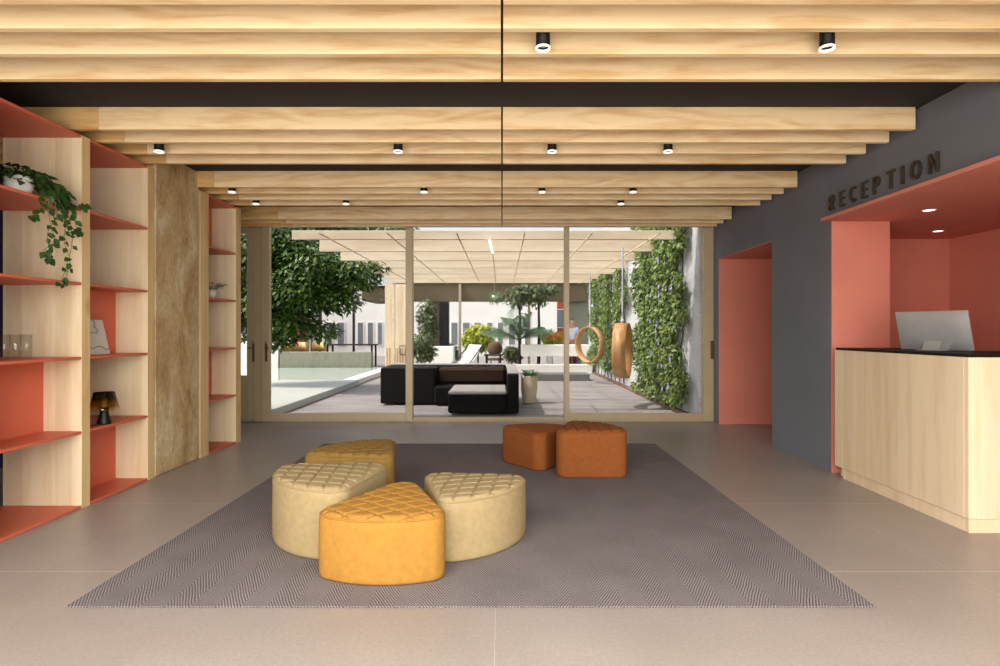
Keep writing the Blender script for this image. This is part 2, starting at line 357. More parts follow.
M = dict(
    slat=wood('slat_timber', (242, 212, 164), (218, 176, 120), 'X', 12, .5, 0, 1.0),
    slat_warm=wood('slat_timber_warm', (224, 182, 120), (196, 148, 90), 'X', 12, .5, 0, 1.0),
    shelf_wood=wood('shelf_timber', (238, 219, 182), (224, 197, 154), 'Z', 9, .55, .55, .35, .12),
    shelf_edge=wood('upright_edge_timber', (228, 194, 138), (206, 166, 108), 'Z', 10, .5, .55, .5),
    desk=wood('desk_timber', (238, 214, 178), (226, 196, 154), 'Z', 9, .5, .5, .45, .14),
    red=plain('terracotta_paint', (206, 102, 72), .5, .03, 3),
    redwall=plain('terracotta_plaster', (214, 130, 108), .75, .05, 2.2),
    grey=plain('charcoal_plaster', (112, 113, 117), .85, .06, 1.6),
    navy=plain('navy_paint', (44, 40, 78), .8, .05, 2),
    ceil=plain('black_ceiling_board', (34, 30, 27), .85, .12, 3),
    white=plain('white_plaster', (236, 233, 226), .8, .03, 2),
    column=concrete('raw_concrete', [(140, 104, 62), (192, 158, 108), (214, 188, 142), (236, 222, 194)], 3.0, .9, .5),
    gwall=concrete('pale_grey_concrete', [(150, 152, 154), (196, 197, 197), (176, 178, 180)], 1.4, .5),
    floor=floor_mat(), rug=rug_mat(), deck=deck_mat(),
    frame=plain('bronze_anodised_frame', (188, 168, 134), .42, .04, 5, .1),
    handle=plain('dark_brass', (120, 98, 62), .35, .05, 20, .7),
    glass=glassy('window_glass', .001), tumbler=glassy('tumbler_glass', .05, (.95, .96, .95)),
    black=plain('black_metal', (22, 21, 21), .45, .1, 20, .4),
    blacktop=plain('black_stone_top', (20, 19, 20), .6, .2, 60, spec=.2),
    rim=emit('white_lamp_rim', (255, 246, 230), .7), lens=emit('lamp_lens', (150, 110, 60), .35), led=emit('led_white', (255, 246, 236), 3.0),
    letter=plain('bronze_letter', (74, 62, 50), .45, .08, 20, .35),
    alu=plain('brushed_aluminium', (196, 194, 190), .32, .03, 30, .55), screen=plain('screen_glass', (16, 16, 18), .1),
    mustard=plain('mustard_felt', (164, 118, 50), .92, .10, 30, 0, .35, 240, .2),
    beige=plain('sand_felt', (162, 141, 100), .92, .09, 30, 0, .35, 240, .2),
    olive=plain('olive_ochre_felt', (142, 110, 54), .92, .09, 30, 0, .35, 240, .2),
    rust=plain('rust_felt', (138, 78, 36), .92, .09, 30, 0, .35, 240, .2),
    pot=plain('white_ceramic', (222, 218, 210), .4, .03, 8), pot2=plain('cream_pot', (206, 190, 162), .7, .06, 9),
    soil=plain('soil', (60, 44, 32), .95, .3, 40),
    pothos=leafmat('pothos_leaf', (34, 62, 26), (66, 98, 40), .2), sprout=leafmat('sprout_leaf', (60, 92, 50), (110, 140, 84), .3),
    stemg=plain('green_stem', (112, 124, 62), .6, .1, 30), bark=plain('dark_bark', (52, 42, 34), .9, .3, 18, 0, .8, 40),
    tree=leafmat('tree_leaf', (34, 60, 20), (98, 128, 48), .22), vine=leafmat('vine_leaf', (52, 78, 28), (132, 150, 72), .25),
    palm=leafmat('palm_leaf', (50, 78, 48), (96, 122, 84), .3), lime=leafmat('lime_leaf', (150, 168, 44), (206, 208, 84), .4), shrub=leafmat('shrub_leaf', (64, 82, 46), (128, 138, 92), .3),
    flower=plain('lilac_petal', (150, 144, 206), .6, .08, 30), orange=plain('orange_petal', (224, 110, 40), .6, .1, 30),
    pergola=wood('pergola_timber', (222, 204, 176), (200, 178, 146), 'X', 6, .6, 0, .4), rail=plain('grey_steel', (170, 158, 136), .5, .06, 10, .3),
    sofa=plain('black_upholstery', (17, 16, 16), .85, .12, 30, spec=.15), sofa_top=plain('charcoal_cushion', (150, 146, 142), .85, .08, 30), brown=plain('brown_cushion', (46, 30, 20), .8, .1, 30, spec=.2),
    ply=wood('bent_plywood', (188, 144, 92), (146, 104, 60), 'Z', 8, .45, 0, .6), rope=plain('lilac_grey_rope', (176, 172, 186), .9, .1, 60),
    chairwood=wood('honey_plywood', (214, 178, 116), (188, 148, 88), 'X', 8, .5, 0, .4), water=plain('pale_green_water', (176, 188, 180), .12, .04, 3),
    greenwall=concrete('grey_green_render', [(120, 122, 104), (142, 143, 124), (132, 134, 116)], 3, .3, .3), screenw=wood('pale_screen_timber', (226, 206, 172), (206, 182, 144), 'Z', 6, .6, 0, .3, .16),
    oliveb=plain('olive_brown_fascia', (92, 80, 54), .7, .15, 2), darkwin=plain('grey_window_pane', (120, 124, 126), .25, .1, 2), brick=plain('red_brick', (178, 92, 66), .9, .12, 12), tile=plain('roof_tile', (150, 78, 58), .9, .2, 20),
    gutter=plain('rusty_steel', (112, 82, 66), .8, .15, 10), wicker=plain('brown_wicker', (84, 60, 38), .85, .3, 60, 0, .8, 120), skin=plain('skin', (196, 150, 122), .6), shirt=plain('pale_blue_shirt', (206, 212, 226), .8), trousers=plain('dark_red_trousers', (120, 42, 36), .8), hair=plain('dark_hair', (40, 30, 24), .7),
    darkgrey=plain('mid_grey_canvas', (104, 102, 100), .85, .06, 20), pale=plain('pale_grey_stone', (178, 182, 175), .5, .05, 3), card=plain('white_card', (214, 208, 198), .8, .03, 10), ink=plain('black_ink', (30, 28, 28), .8),
)

# ------------------------------------------------------------------ room shell
XR, XL, YB, YF = 3.03, -4.75, -1.4, 8.32
ZC = 2.92
def S(name, mb, mat, parent=None):
    o = mb.build(name, mat, parent)
    if parent is None: o['kind'] = 'structure'
    return o
S('floor', MB().box(XL, 6.0, YB, 8.30, -.12, 0), M['floor'])
S('ceiling', MB().box(XL - .2, 6.2, .85, 8.30, ZC, ZC + .25).box(XL - .2, 6.2, YB - .2, -1.2, ZC, ZC + .25).box(XL - .2, -3.7, -1.2, .85, ZC, ZC + .25).box(3.7, 6.2, -1.2, .85, ZC, ZC + .25), M['ceil'])
S('added_skylight_frame', MB().box(-3.7, -3.66, -1.2, .85, ZC, ZC + .3).box(3.66, 3.7, -1.2, .85, ZC, ZC + .3).box(-3.66, 3.66, -1.2, -1.16, ZC, ZC + .3).box(-3.66, 3.66, .81, .85, ZC, ZC + .3), M['frame'])  # frame of an unseen roof opening, added to let light onto the near floor
S('wall_left', MB().box(XL - .15, XL, YB, 8.30, 0, ZC), M['navy'])
wb = MB().box(XL, -3.9, YB - .15, YB, 0, ZC).box(3.9, 6.0, YB - .15, YB, 0, ZC).box(-3.9, 3.9, YB - .15, YB, 2.78, ZC)
S('wall_back', wb, M['white'])
ZS = 2.307                                        # underside of the terracotta soffit and of the passage lintel
w = MB()
w.box(XR, XR + .14, YB, 1.4, 0, ZC)               # near stretch, out of frame
w.box(XR, XR + .14, 1.4, 5.33, ZS + .03, ZC)      # over the reception opening
w.box(XR, XR + .14, 5.345, 6.51, 0, ZC)           # pier between reception and passage
w.box(XR, XR + .14, 6.51, 8.11, ZS + .01, ZC)     # over the passage
w.box(XR, XR + .14, 8.11, 8.30, 0, ZC)
S('wall_right', w, M['grey'])
# reception niche
S('wall_niche_wing', MB().box(XR + .002, 3.565, 5.33, 5.344, 0, ZS).box(3.551, 3.565, 5.344, 6.35, 0, ZS), M['redwall'])
S('wall_niche_far', MB().box(3.565, 4.9, 6.35, 6.45, 0, ZS), M['redwall'])
S('wall_niche_side', MB().box(4.9, 5.0, 1.4, 6.45, 0, ZS), M['redwall'])
S('wall_niche_near', MB().box(XR + .14, 4.9, 1.3, 1.4, 0, ZS), M['redwall'])
S('ceiling_niche', MB().box(2.93, 5.0, 1.3, 5.33, ZS, ZS + .028).box(XR + .145, 5.0, 5.33, 6.45, ZS, ZS + .028), M['redwall'])
# passage
S('wall_passage_far', MB().box(XR, 5.6, 8.09, 8.108, 0, ZS), M['redwall'])
S('wall_passage_end', MB().box(5.6, 5.7, 6.45, 8.3, 0, ZS), M['redwall'])
S('wall_passage_near', MB().box(XR + .142, 5.6, 6.455, 6.51, 0, ZS), M['redwall'])
S('ceiling_passage', MB().box(XR + .005, 5.6, 6.51, 8.09, ZS - .001, ZS + .008), M['redwall'])

# concrete column
o = recentre(MB().bbox(-3.66, -3.08, 5.15, 5.90, 0, 2.918, .012).build('concrete_column', M['column']))
tag(o, 'raw stained concrete column between the two wooden bookcases', 'column')

# rug
o = recentre(MB().bbox(-2.05, 1.757, 2.72, 6.67, .0005, .007, .003).build('rug', M['rug']))
tag(o, 'large grey herringbone rug under the wedge ottomans', 'rug')

# ------------------------------------------------------------------ ceiling slats
ZB = 2.757
ends = [[2.315, 2.592, 2.83, 3.09, 3.395], [4.23, 4.515, 4.80, 5.075], [5.906, 6.187, 6.468, 6.749], [7.585, 7.866, 8.10]]
rown = ['row nearest the camera', 'second row from the camera', 'third row from the camera', 'row against the glass wall']
slatn = ['front', 'second', 'third', 'fourth']
TH = .042
for i, ys in enumerate(ends):
    for j, y in enumerate(ys):
        last = j == len(ys) - 1
        for side, x0, x1 in (('left', XL + .02, -.006), ('right', .006, XR - .042)):
            a = thing('ceiling_slat', 'pale timber ceiling slat, %s half, %s slat of the %s' % (side, 'rear' if last else slatn[j], rown[i]), 'ceiling slat',
                      ((x0 + x1) / 2, y, ZB), 'timber slats under the ceiling')
            if side == 'left':
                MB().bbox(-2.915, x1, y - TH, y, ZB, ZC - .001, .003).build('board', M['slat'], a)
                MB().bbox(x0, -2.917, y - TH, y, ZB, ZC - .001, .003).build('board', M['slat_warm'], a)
            else:
                MB().bbox(x0, x1, y - TH, y, ZB, ZC - .001, .003).build('board', M['slat'], a)

# ceiling spotlights
def spot(px, py, Y, label):
    p = at(px, py, Y); x = p.x; zb = ZB - .022
    t = thing('ceiling_spotlight', label, 'spotlight', (x, Y, ZC), 'black spotlights between the slats')
    MB().lathe([(.0, ZC), (.036, ZC), (.036, zb + .012), (.030, zb + .012), (.028, zb + .03), (0, zb + .03)], (x, Y, 0), 28).build('housing', M['black'], t)
    MB().lathe([(.036, zb + .012), (.0385, zb + .010), (.0385, zb), (.033, zb), (.031, zb + .012)], (x, Y, 0), 28).build('rim', M['rim'], t)
    MB().lathe([(.0, zb + .026), (.018, zb + .025), (.026, zb + .020)], (x, Y, 0), 20).build('lens', M['lens'], t)
spot(543, 41, 2.955, 'black ceiling spotlight in the nearest slat row, just right of the centre joint')
spot(827, 41, 2.955, 'black ceiling spotlight in the nearest slat row, over the reception side')
for px, l in ((159, 'above the left bookcase, leftmost'), (398, 'second from left'), (552, 'third from left, right of the centre joint'), (668, 'rightmost')):
    spot(px, 147, 4.66, 'small black spotlight in the second slat row, %s' % l)
for px, l in ((232, 'leftmost'), (424, 'second from left'), (542, 'right of the centre joint'), (633, 'rightmost')):
    spot(px, 191, 6.02, 'tiny black spotlight at the front of the third slat row, %s' % l)
for px, l in ((256, 'leftmost'), (346, 'middle one'), (621, 'rightmost')):
    spot(px, 203, 6.58, 'tiny black spotlight at the back of the third slat row, %s' % l)
for px, py, Y, l in ((929, 210, 4.83, 'nearer round recessed downlight in the terracotta reception soffit'), (938, 231, 5.84, 'farther round recessed downlight in the terracotta reception soffit')):
    x = at(px, py, Y).x
    t = thing('recessed_downlight', l, 'downlight', (x, Y, ZS), 'downlights over the reception')
    MB().lathe([(.046, ZS + .001), (.056, ZS - .001), (.056, ZS - .004), (.044, ZS - .004), (.042, ZS)], (x, Y, 0), 28).build('trim_ring', M['pot'], t)
    MB().lathe([(0, ZS - .002), (.044, ZS - .002)], (x, Y, 0), 24).build('lens', M['led'], t)

# ------------------------------------------------------------------ bookcases
XB, XBB, XM = -3.08, -3.66, -3.37
SH = [0.0, .545, 1.09, 1.635, 2.18, 2.715]
def bookcase(label, uprights, backs):
    y0, y1 = uprights[0][0], uprights[-1][1]
    t = thing('bookcase', label, 'bookcase', ((XB + XBB) / 2, (y0 + y1) / 2, 0))
    for a, b_ in uprights:
        MB().bbox(XBB, XB - .003, a, b_, 0, 2.735, .002).build('upright', M['shelf_wood'], t)
        MB().box(XB - .0028, XB, a, b_, 0, 2.735).build('edge_band', M['shelf_edge'], t)
    for c in range(len(uprights) - 1):
        ya, yb = uprights[c][1] + .0005, uprights[c + 1][0] - .0005
        for k, h in enumerate(SH):
            MB().bbox(XBB + .004, XB - .002, ya, yb, h + .001, h + .021, .002).build('shelf', M['red'], t)
        for k in backs[c]:
            MB().box(XM - .009, XM + .009, ya, yb, SH[k] + .0215, SH[k + 1] + .0005).build('back_panel', M['red'], t)
    return t
B1 = bookcase('tall timber bookcase with terracotta shelves left of the concrete column', [(2.60, 2.68), (3.40, 3.485), (4.252, 4.336), (5.046, 5.132)], [[0, 2], [1], [0, 2]])
B2 = bookcase('narrow timber bookcase with terracotta shelves between the concrete column and the glass wall', [(5.925, 6.09), (6.715, 6.84)], [[1, 4]])

# trailing pothos
def along(pts, n):
    pts = [Vector(p) for p in pts]; out = []
    for i in range(n):
        u = i / (n - 1) * (len(pts) - 1); k = min(int(u), len(pts) - 2); f = u - k
        p0, p1, p2, p3 = pts[max(k - 1, 0)], pts[k], pts[k + 1], pts[min(k + 2, len(pts) - 1)]
        out.append(.5 * ((2 * p1) + (p2 - p0) * f + (2 * p0 - 5 * p1 + 4 * p2 - p3) * f * f + (3 * p1 - p0 - 3 * p2 + p3) * f ** 3))
    return out
ZP = 2.202
pc = Vector((-3.20, 3.84, ZP))
t = thing('trailing_plant', 'trailing green plant in a white pot on an upper shelf of the left bookcase', 'plant', pc)
MB().lathe([(0, ZP), (.065, ZP), (.078, ZP + .05), (.084, ZP + .115), (.078, ZP + .118), (.072, ZP + .10), (0, ZP + .095)], (pc.x, pc.y, 0), 28).build('pot', M['pot'], t)
fo = MB()
for i in range(190):
    a = random.uniform(0, 2 * PI); rr = random.uniform(.02, .15)
    p = pc + Vector((rr * .7 * math.cos(a), rr * 1.0 * math.sin(a) + .05 * random.random(), .10 + random.uniform(0, .10) - rr * .25))
    d = Vector((math.cos(a) + random.uniform(-.4, .4) + .2, math.sin(a) + random.uniform(-.4, .4), random.uniform(-.5, .35)))
    fo.leaf(p, d, (random.uniform(-.4, .4), random.uniform(-.4, .4), 1), random.uniform(.05, .085), random.uniform(.034, .05), .15, .25)
# a swag of leaves running along the shelf edge towards the column
for i in range(120):
    u = random.random(); p = Vector((-3.13 + .06 * u + random.uniform(-.04, .05), 3.88 + .16 * u + random.uniform(-.04, .04), ZP + .14 - .13 * u + random.uniform(-.045, .05)))
    d = Vector((random.uniform(-.2, .9), random.uniform(-.2, 1), random.uniform(-.9, .1)))
    fo.leaf(p, d, (.7, -.5, .6), random.uniform(.05, .085), random.uniform(.03, .046), .15, .25)
fo.build('foliage', M['pothos'], t)
for pts in ([(52, 196), (57, 215), (47, 235), (52, 258), (47, 258)], [(55, 195), (66, 215), (64, 240), (70, 262), (63, 284)], [(60, 198), (70, 222), (72, 243), (66, 268), (60, 283)],
            [(46, 196), (40, 206), (34, 214), (30, 217)], [(48, 198), (50, 222), (54, 240), (44, 250), (44, 252)], [(60, 200), (72, 212), (76, 226), (80, 232)], [(66, 200), (74, 205), (80, 206), (84, 205)]):
    P3 = []
    for k, (px, py) in enumerate(pts):
        X = -3.06 + .02 * min(k, 2); Y = X * FPX / (px - CXP); P3.append((X, Y, EYE - (py - CYP) * Y / FPX))
    pl = along(P3, 18)
    mb = MB().tube(pl, .0022, 5)
    vn = mb.build('vine', M['stemg'], t)
    lv = MB()
    for k in range(2, 18, 1):
        if random.random() < .30 and k < 16: continue
        s_ = random.choice((-1, 1)); d = Vector((random.uniform(-.1, .35), s_ * random.uniform(.2, .9), random.uniform(-1, -.1)))
        L = random.uniform(.038, .06)
        lv.leaf(pl[k] + Vector((.004, 0, 0)), d, (.75, -.75, .35), L, L * random.uniform(.72, .85), .12, .1)
    lv.build('leaves', M['pothos'], vn)

# tumblers
for px, py, X, l in ((4, 361, -3.245, 'clear drinking glass on the left bookcase, nearest the left edge of the photo'), (15.5, 361.5, -3.165, 'clear drinking glass on the left bookcase, middle of three'), (26.5, 360.5, -3.235, 'clear drinking glass on the left bookcase, rightmost of three')):
    Y = X * FPX / (px - CXP); z0 = 1.112
    h = .165; r0, r1 = .028, .035
    o = MB().lathe([(0, z0), (r0, z0), (r1, z0 + h), (r1 - .003, z0 + h), (r0 - .003, z0 + .014), (0, z0 + .014)], (X, Y, 0), 28).build('drinking_glass', M['tumbler'])
    recentre(o); tag(o, l, 'glass', 'three clear drinking glasses')

# sketch on card leaning on the back panel
t = thing('sketch_card', 'white card with a black line sketch leaning in the left bookcase', 'artwork', (-3.24, 4.60, 1.112))
Mc = Txyz(-3.235, 4.60, 1.1125) @ Ry(R(-13))
MB().bbox(-.010, 0, -.20, .19, 0, .285, .001, Mc).build('card', M['card'], t)
ink = MB()
for pts in ([(.19, .05), (.15, .035), (.12, .055), (.06, .065), (0, .05), (-.08, .08), (-.18, .06)], [(.075, .285), (.085, .25), (.07, .23), (.10, .20), (.08, .175), (.0, .18), (-.05, .16), (-.03, .13), (-.12, .15), (-.19, .12)], [(.0, .285), (.0, .24), (-.06, .22), (-.1, .24)]):
    P3 = [Mc @ Vector((.0015, y, z)) for y, z in pts]
    ink.tube(along(P3, 30), .0022, 5)
ink.build('line_drawing', M['ink'], t)

# table lamp
lx, ly, lz = -3.145, 4.585, .5675
t = thing('table_lamp', 'small smoked amber glass table lamp on the left bookcase', 'lamp', (lx, ly, lz))
MB().lathe([(0, lz), (.050, lz), (.051, lz + .006), (.046, lz + .03), (.034, lz + .07), (.028, lz + .10), (.034, lz + .125), (.036, lz + .13), (0, lz + .13)], (lx, ly, 0), 36).build('base', M['black'], t)
MB().lathe([(.108, lz + .115), (.106, lz + .112), (.072, lz + .245), (.07, lz + .25), (0, lz + .252), (0, lz + .248), (.066, lz + .247), (.102, lz + .118)], (lx, ly, 0), 40).build('lamp_shade', grad_glass('smoked_amber_glass'), t)
MB().lathe([(0, lz + .125), (.017, lz + .13), (.019, lz + .2), (.012, lz + .22), (0, lz + .222)], (lx, ly, 0), 20).build('bulb', M['pot'], t)
MB().tube(along([(lx - .02, ly - .045, lz + .004), (lx - .02, ly - .10, lz + .003), (lx - .05, ly - .13, lz + .003), (lx - .12, ly - .20, lz + .003)], 14), .003, 6).build('cord', M['black'], t)

# small plant on the narrow bookcase
sx_, sy_, sz_ = -3.21, 6.42, 1.657
t = thing('potted_plant', 'small leafy plant in a white pot on the narrow bookcase', 'plant', (sx_, sy_, sz_))
MB().lathe([(0, sz_), (.042, sz_), (.048, sz_ + .10), (.043, sz_ + .10), (.040, sz_ + .09), (0, sz_ + .088)], (sx_, sy_, 0), 24).build('pot', M['pot'], t)
fo = MB()
for i in range(26):
    a = random.uniform(0, 2 * PI); e = random.uniform(.4, 1.4)
    d = Vector((math.cos(a), math.sin(a), e)).normalized(); tip = Vector((sx_, sy_, sz_ + .09)) + d * random.uniform(.06, .13)
    fo.tube([(sx_, sy_, sz_ + .085), tip], .0015, 4, False)
    fo.leaf(tip, (d.x, d.y, .1), (0, 0, 1), .055, .035, .15, .3)
fo.build('foliage', M['sprout'], t)

# ------------------------------------------------------------------ glass wall
def FX(px, Y=8.35): return (px - CXP) * Y / FPX
Y0, Y1 = 8.32, 8.40
zt = 2.86
wf = thing('window_1', None, None, (0, 8.36, 0), kind='structure')
xo0, xo1 = FX(262), FX(716)
mb = MB()
mb.bbox(xo0, FX(270), Y0, Y1, 0, zt, .004); mb.bbox(FX(703), xo1, Y0, Y1, 0, zt, .004)
mb.box(FX(270), FX(703), Y0, Y1, 0, .02); mb.box(FX(270), FX(703), Y0, Y1, zt - .06, zt)
mb.build('outer_frame', M['frame'], wf)
for a, b_ in ((406, 413), (564, 569)):
    MB().bbox(FX(a), FX(b_), Y0 - .01, Y1 + .01, .02, zt - .06, .004).build('mullion', M['frame'], wf)
for a, b_, yo, zb in ((270, 406, .0, .12), (413, 564, .03, .055), (569, 703, .0, .12)):
    MB().bbox(FX(a), FX(b_), Y0 + yo, Y0 + yo + .05, .02, zb, .004).build('bottom_rail', M['frame'], wf)
    MB().box(FX(a), FX(b_), Y0 + yo + .02, Y0 + yo + .028, zb, zt - .06).build('pane', M['glass'], wf)
def lever(px, parent, sgn):
    x = FX(px, Y0)
    h = MB().bbox(x - .016, x + .016, Y0 - .012, Y0, .86, 1.12, .003); h.build('handle_plate', M['handle'], parent)
    MB().tube([(x, Y0 - .01, 1.06), (x, Y0 - .05, 1.06), (x + sgn * .02, Y0 - .055, 1.06), (x + sgn * .055, Y0 - .055, 1.06)], .009, 10).tube([(x, Y0 - .012, 1.10), (x, Y0 - .03, 1.16)], .006, 8).build('lever_handle', M['handle'], parent)
lever(266.3, wf, 1)
h = MB().bbox(FX(711) - .02, FX(711) + .02, Y0 - .035, Y0, .90, 1.16, .006); h.build('pull_handle', M['handle'], wf)

dr = thing('door_1', None, None, (-3.9, 8.36, 0), kind='structure')
x0d, x1d = -4.45, xo0 - .004
mb = MB().bbox(x1d - .10, x1d, Y0, Y1, 0, zt, .004).bbox(x0d, x0d + .1, Y0, Y1, 0, zt, .004).box(x0d + .1, x1d - .1, Y0, Y1, zt - .06, zt)
mb.build('door_frame', M['frame'], dr)
MB().bbox(x1d - .205, x1d - .104, Y0 + .005, Y1 - .01, .02, zt - .065, .004).bbox(x0d + .104, x0d + .2, Y0 + .005, Y1 - .01, .02, zt - .065, .004).bbox(x0d + .2, x1d - .205, Y0 + .005, Y1 - .01, .50, .66, .004).box(x0d + .2, x1d - .205, Y0 + .005, Y1 - .01, zt - .16, zt - .065).build('door_leaf', M['frame'], dr)
MB().bbox(x0d + .2, x1d - .205, Y0 + .02, Y1 - .02, .02, .50, .01).build('lower_panel', M['frame'], dr)
MB().box(x0d + .2, x1d - .205, Y0 + .03, Y0 + .038, .66, zt - .16).build('pane', M['glass'], dr)
lever(253.5, dr, -1)
w = MB().box(XL - .15, x0d, 8.30, 8.42, 0, ZC + .25).box(x0d, xo1, 8.30, 8.42, zt, ZC + .25).box(xo1, 6.2, 8.302, 8.42, 0, ZC + .25)
S('wall_far', w, M['grey'])

# ------------------------------------------------------------------ reception desk, monitor, sign
t = thing('reception_desk', 'pale timber reception desk with thin black top in the terracotta niche', 'desk', (3.4, 4.4, 0))
MB().bbox(2.995, 4.3, 3.72, 3.76, .092, 1.13, .002).bbox(2.995, 3.035, 3.7605, 5.22, .092, 1.13, .002).build('front_panel', M['desk'], t)
MB().bbox(3.003, 4.3, 3.728, 3.77, 0, .090, .002).bbox(3.003, 3.04, 3.7705, 5.11, 0, .090, .002).build('plinth', M['desk'], t)
MB().bbox(3.0, 3.62, 3.725, 5.215, 1.131, 1.150, .002).bbox(3.6205, 4.3, 3.725, 4.35, 1.131, 1.150, .002).build('counter_top', M['blacktop'], t)
MB().box(3.045, 3.6, 5.18, 5.21, .0, 1.13).build('side_panel', M['desk'], t)
MB().box(4.27, 4.3, 3.775, 4.34, 0, 1.13).build('side_panel', M['desk'], t)

mx_, my_ = 3.335, 4.45
t = thing('computer_monitor', 'silver desktop computer seen from behind on the reception desk', 'computer', (mx_, my_, 1.151))
ang = math.atan2(-.90, .42)
Mm = Txyz(mx_, my_, 1.151) @ Rz(ang)              # local x along the screen, local -y = back side towards the corridor
Mt = Mm @ Txyz(0, 0, .003) @ Rx(R(16))
n = 14; prof = []
sh = MB()
for i in range(n + 1):
    u = -1 + 2 * i / n
    for j in range(9):
        v = -1 + 2 * j / 8
        sh.v.append(tuple(Mt @ Vector((u * .252, -.010 - .024 * (1 - u ** 4) * (1 - abs(v) ** 4), -.0 + .157 + v * .152)))); 
for i in range(n):
    for j in range(8):
        sh.f.append((i * 9 + j, (i + 1) * 9 + j, (i + 1) * 9 + j + 1, i * 9 + j + 1)); sh.sm.append(True)
sh.bbox(-.252, .252, -.011, .004, .005, .31, .003, Mt)
sh.build('housing', M['alu'], t)
MB().box(-.245, .245, .0042, .006, .05, .303, Mt).build('screen', M['screen'], t)
MB().bbox(-.085, .085, -.11, .085, .0, .008, .003, Mm).prism([(-.008, .005), (.0, .005), (.0, .15), (-.008, .15)], -.06, .06, Mm @ Txyz(0, -.075, 0) @ Rx(R(-22)) @ Matrix(((0, 0, 1, 0), (1, 0, 0, 0), (0, 1, 0, 0), (0, 0, 0, 1)))).build('stand', M['alu'], t)

t = thing('reception_sign', 'dark bronze raised letters reading RECEPTION on the charcoal wall above the niche', 'sign', (XR, 4.68, 2.407))
LH, ST, LW = .137, .0155, .088
def strokes(ch):
    b = lambda x0, x1, z0, z1: [(x0, z0), (x1, z0), (x1, z1), (x0, z1)]
    H, s, Wd = LH, ST, LW
    def ring(cx, cz, rx, rz, a0, a1, n=18):
        out = []
        for k in range(n):
            a, c = R(a0 + (a1 - a0) * k / n), R(a0 + (a1 - a0) * (k + 1) / n)
            out.append([(cx + rx * math.cos(a), cz + rz * math.sin(a)), (cx + rx * math.cos(c), cz + rz * math.sin(c)),
                        (cx + (rx - s) * math.cos(c), cz + (rz - s) * math.sin(c)), (cx + (rx - s) * math.cos(a), cz + (rz - s) * math.sin(a))])
        return out
    if ch == 'I': return [b(0, s, 0, H)]
    if ch == 'T': return [b(0, Wd * .95, H - s, H), b(Wd * .475 - s / 2, Wd * .475 + s / 2, 0, H - s)]
    if ch == 'E': return [b(0, s, 0, H), b(s, Wd * .8, 0, s), b(s, Wd * .8, H - s, H), b(s, Wd * .72, H / 2 - s / 2, H / 2 + s / 2)]
    if ch == 'C': return ring(Wd * .55, H / 2, Wd * .55, H / 2, 48, 312)
    if ch == 'O': return ring(Wd * .58, H / 2, Wd * .58, H / 2, 0, 360, 26)
    if ch == 'N': return [b(0, s, 0, H), b(Wd - s, Wd, 0, H), [(s, H), (s, H - s * 1.5), (Wd - s, 0), (Wd - s, s * 1.5)][::-1]]
    pr = [b(0, s, 0, H), b(s, Wd * .42, H - s, H), b(s, Wd * .42, H * .42, H * .42 + s)] + ring(Wd * .42, H * .71 + s * .0, Wd * .42, H * .29, -90, 90, 12)
    if ch == 'P': return pr
    return pr + [[(Wd * .36, H * .42), (Wd * .36 + s * 1.15, H * .42), (Wd * .86, 0), (Wd * .86 - s * 1.2, 0)][::-1]]
adv = {'R': .152, 'E': .138, 'C': .152, 'P': .154, 'T': .150, 'I': .088, 'O': .166, 'N': .1}
yy = 5.345
tot = sum(adv[c] for c in 'RECEPTIO') + LW
k_ = 1.345 / tot
for ch in 'RECEPTION':
    mb = MB()
    for poly in strokes(ch):
        # letter plane: x runs towards the camera along the wall (-y), z up; extruded out of the wall (-x)
        Ml = Matrix(((0, 0, -1, XR - .001), (-1, 0, 0, yy), (0, 1, 0, 2.407), (0, 0, 0, 1)))
        mb.prism(poly, 0.0, .024, Ml)
    mb.build('letter', M['letter'], t)
    yy -= adv[ch] * k_

# ------------------------------------------------------------------ wedge ottomans
def sector(Ri=.48, r=.09, half=R(36), N=220):
    inner = [(0, 0)] + [(Ri * math.cos(-half + 2 * half * k / 40), Ri * math.sin(-half + 2 * half * k / 40)) for k in range(41)]
    raw = []
    for k in range(720):
        a = 2 * PI * k / 720; c, s_ = math.cos(a), math.sin(a)
        q = max(inner, key=lambda p: p[0] * c + p[1] * s_); raw.append((q[0] + r * c, q[1] + r * s_))
    L = [0.0]
    for k in range(720):
        a, b_ = raw[k], raw[(k + 1) % 720]; L.append(L[-1] + math.hypot(b_[0] - a[0], b_[1] - a[1]))
    out = []; j = 0
    for i in range(N):
        d = L[-1] * i / N
        while L[j + 1] < d: j += 1
        f = (d - L[j]) / max(1e-9, L[j + 1] - L[j]); a, b_ = raw[j % 720], raw[(j + 1) % 720]
        out.append((a[0] + (b_[0] - a[0]) * f, a[1] + (b_[1] - a[1]) * f))
    return out
CXO = .34
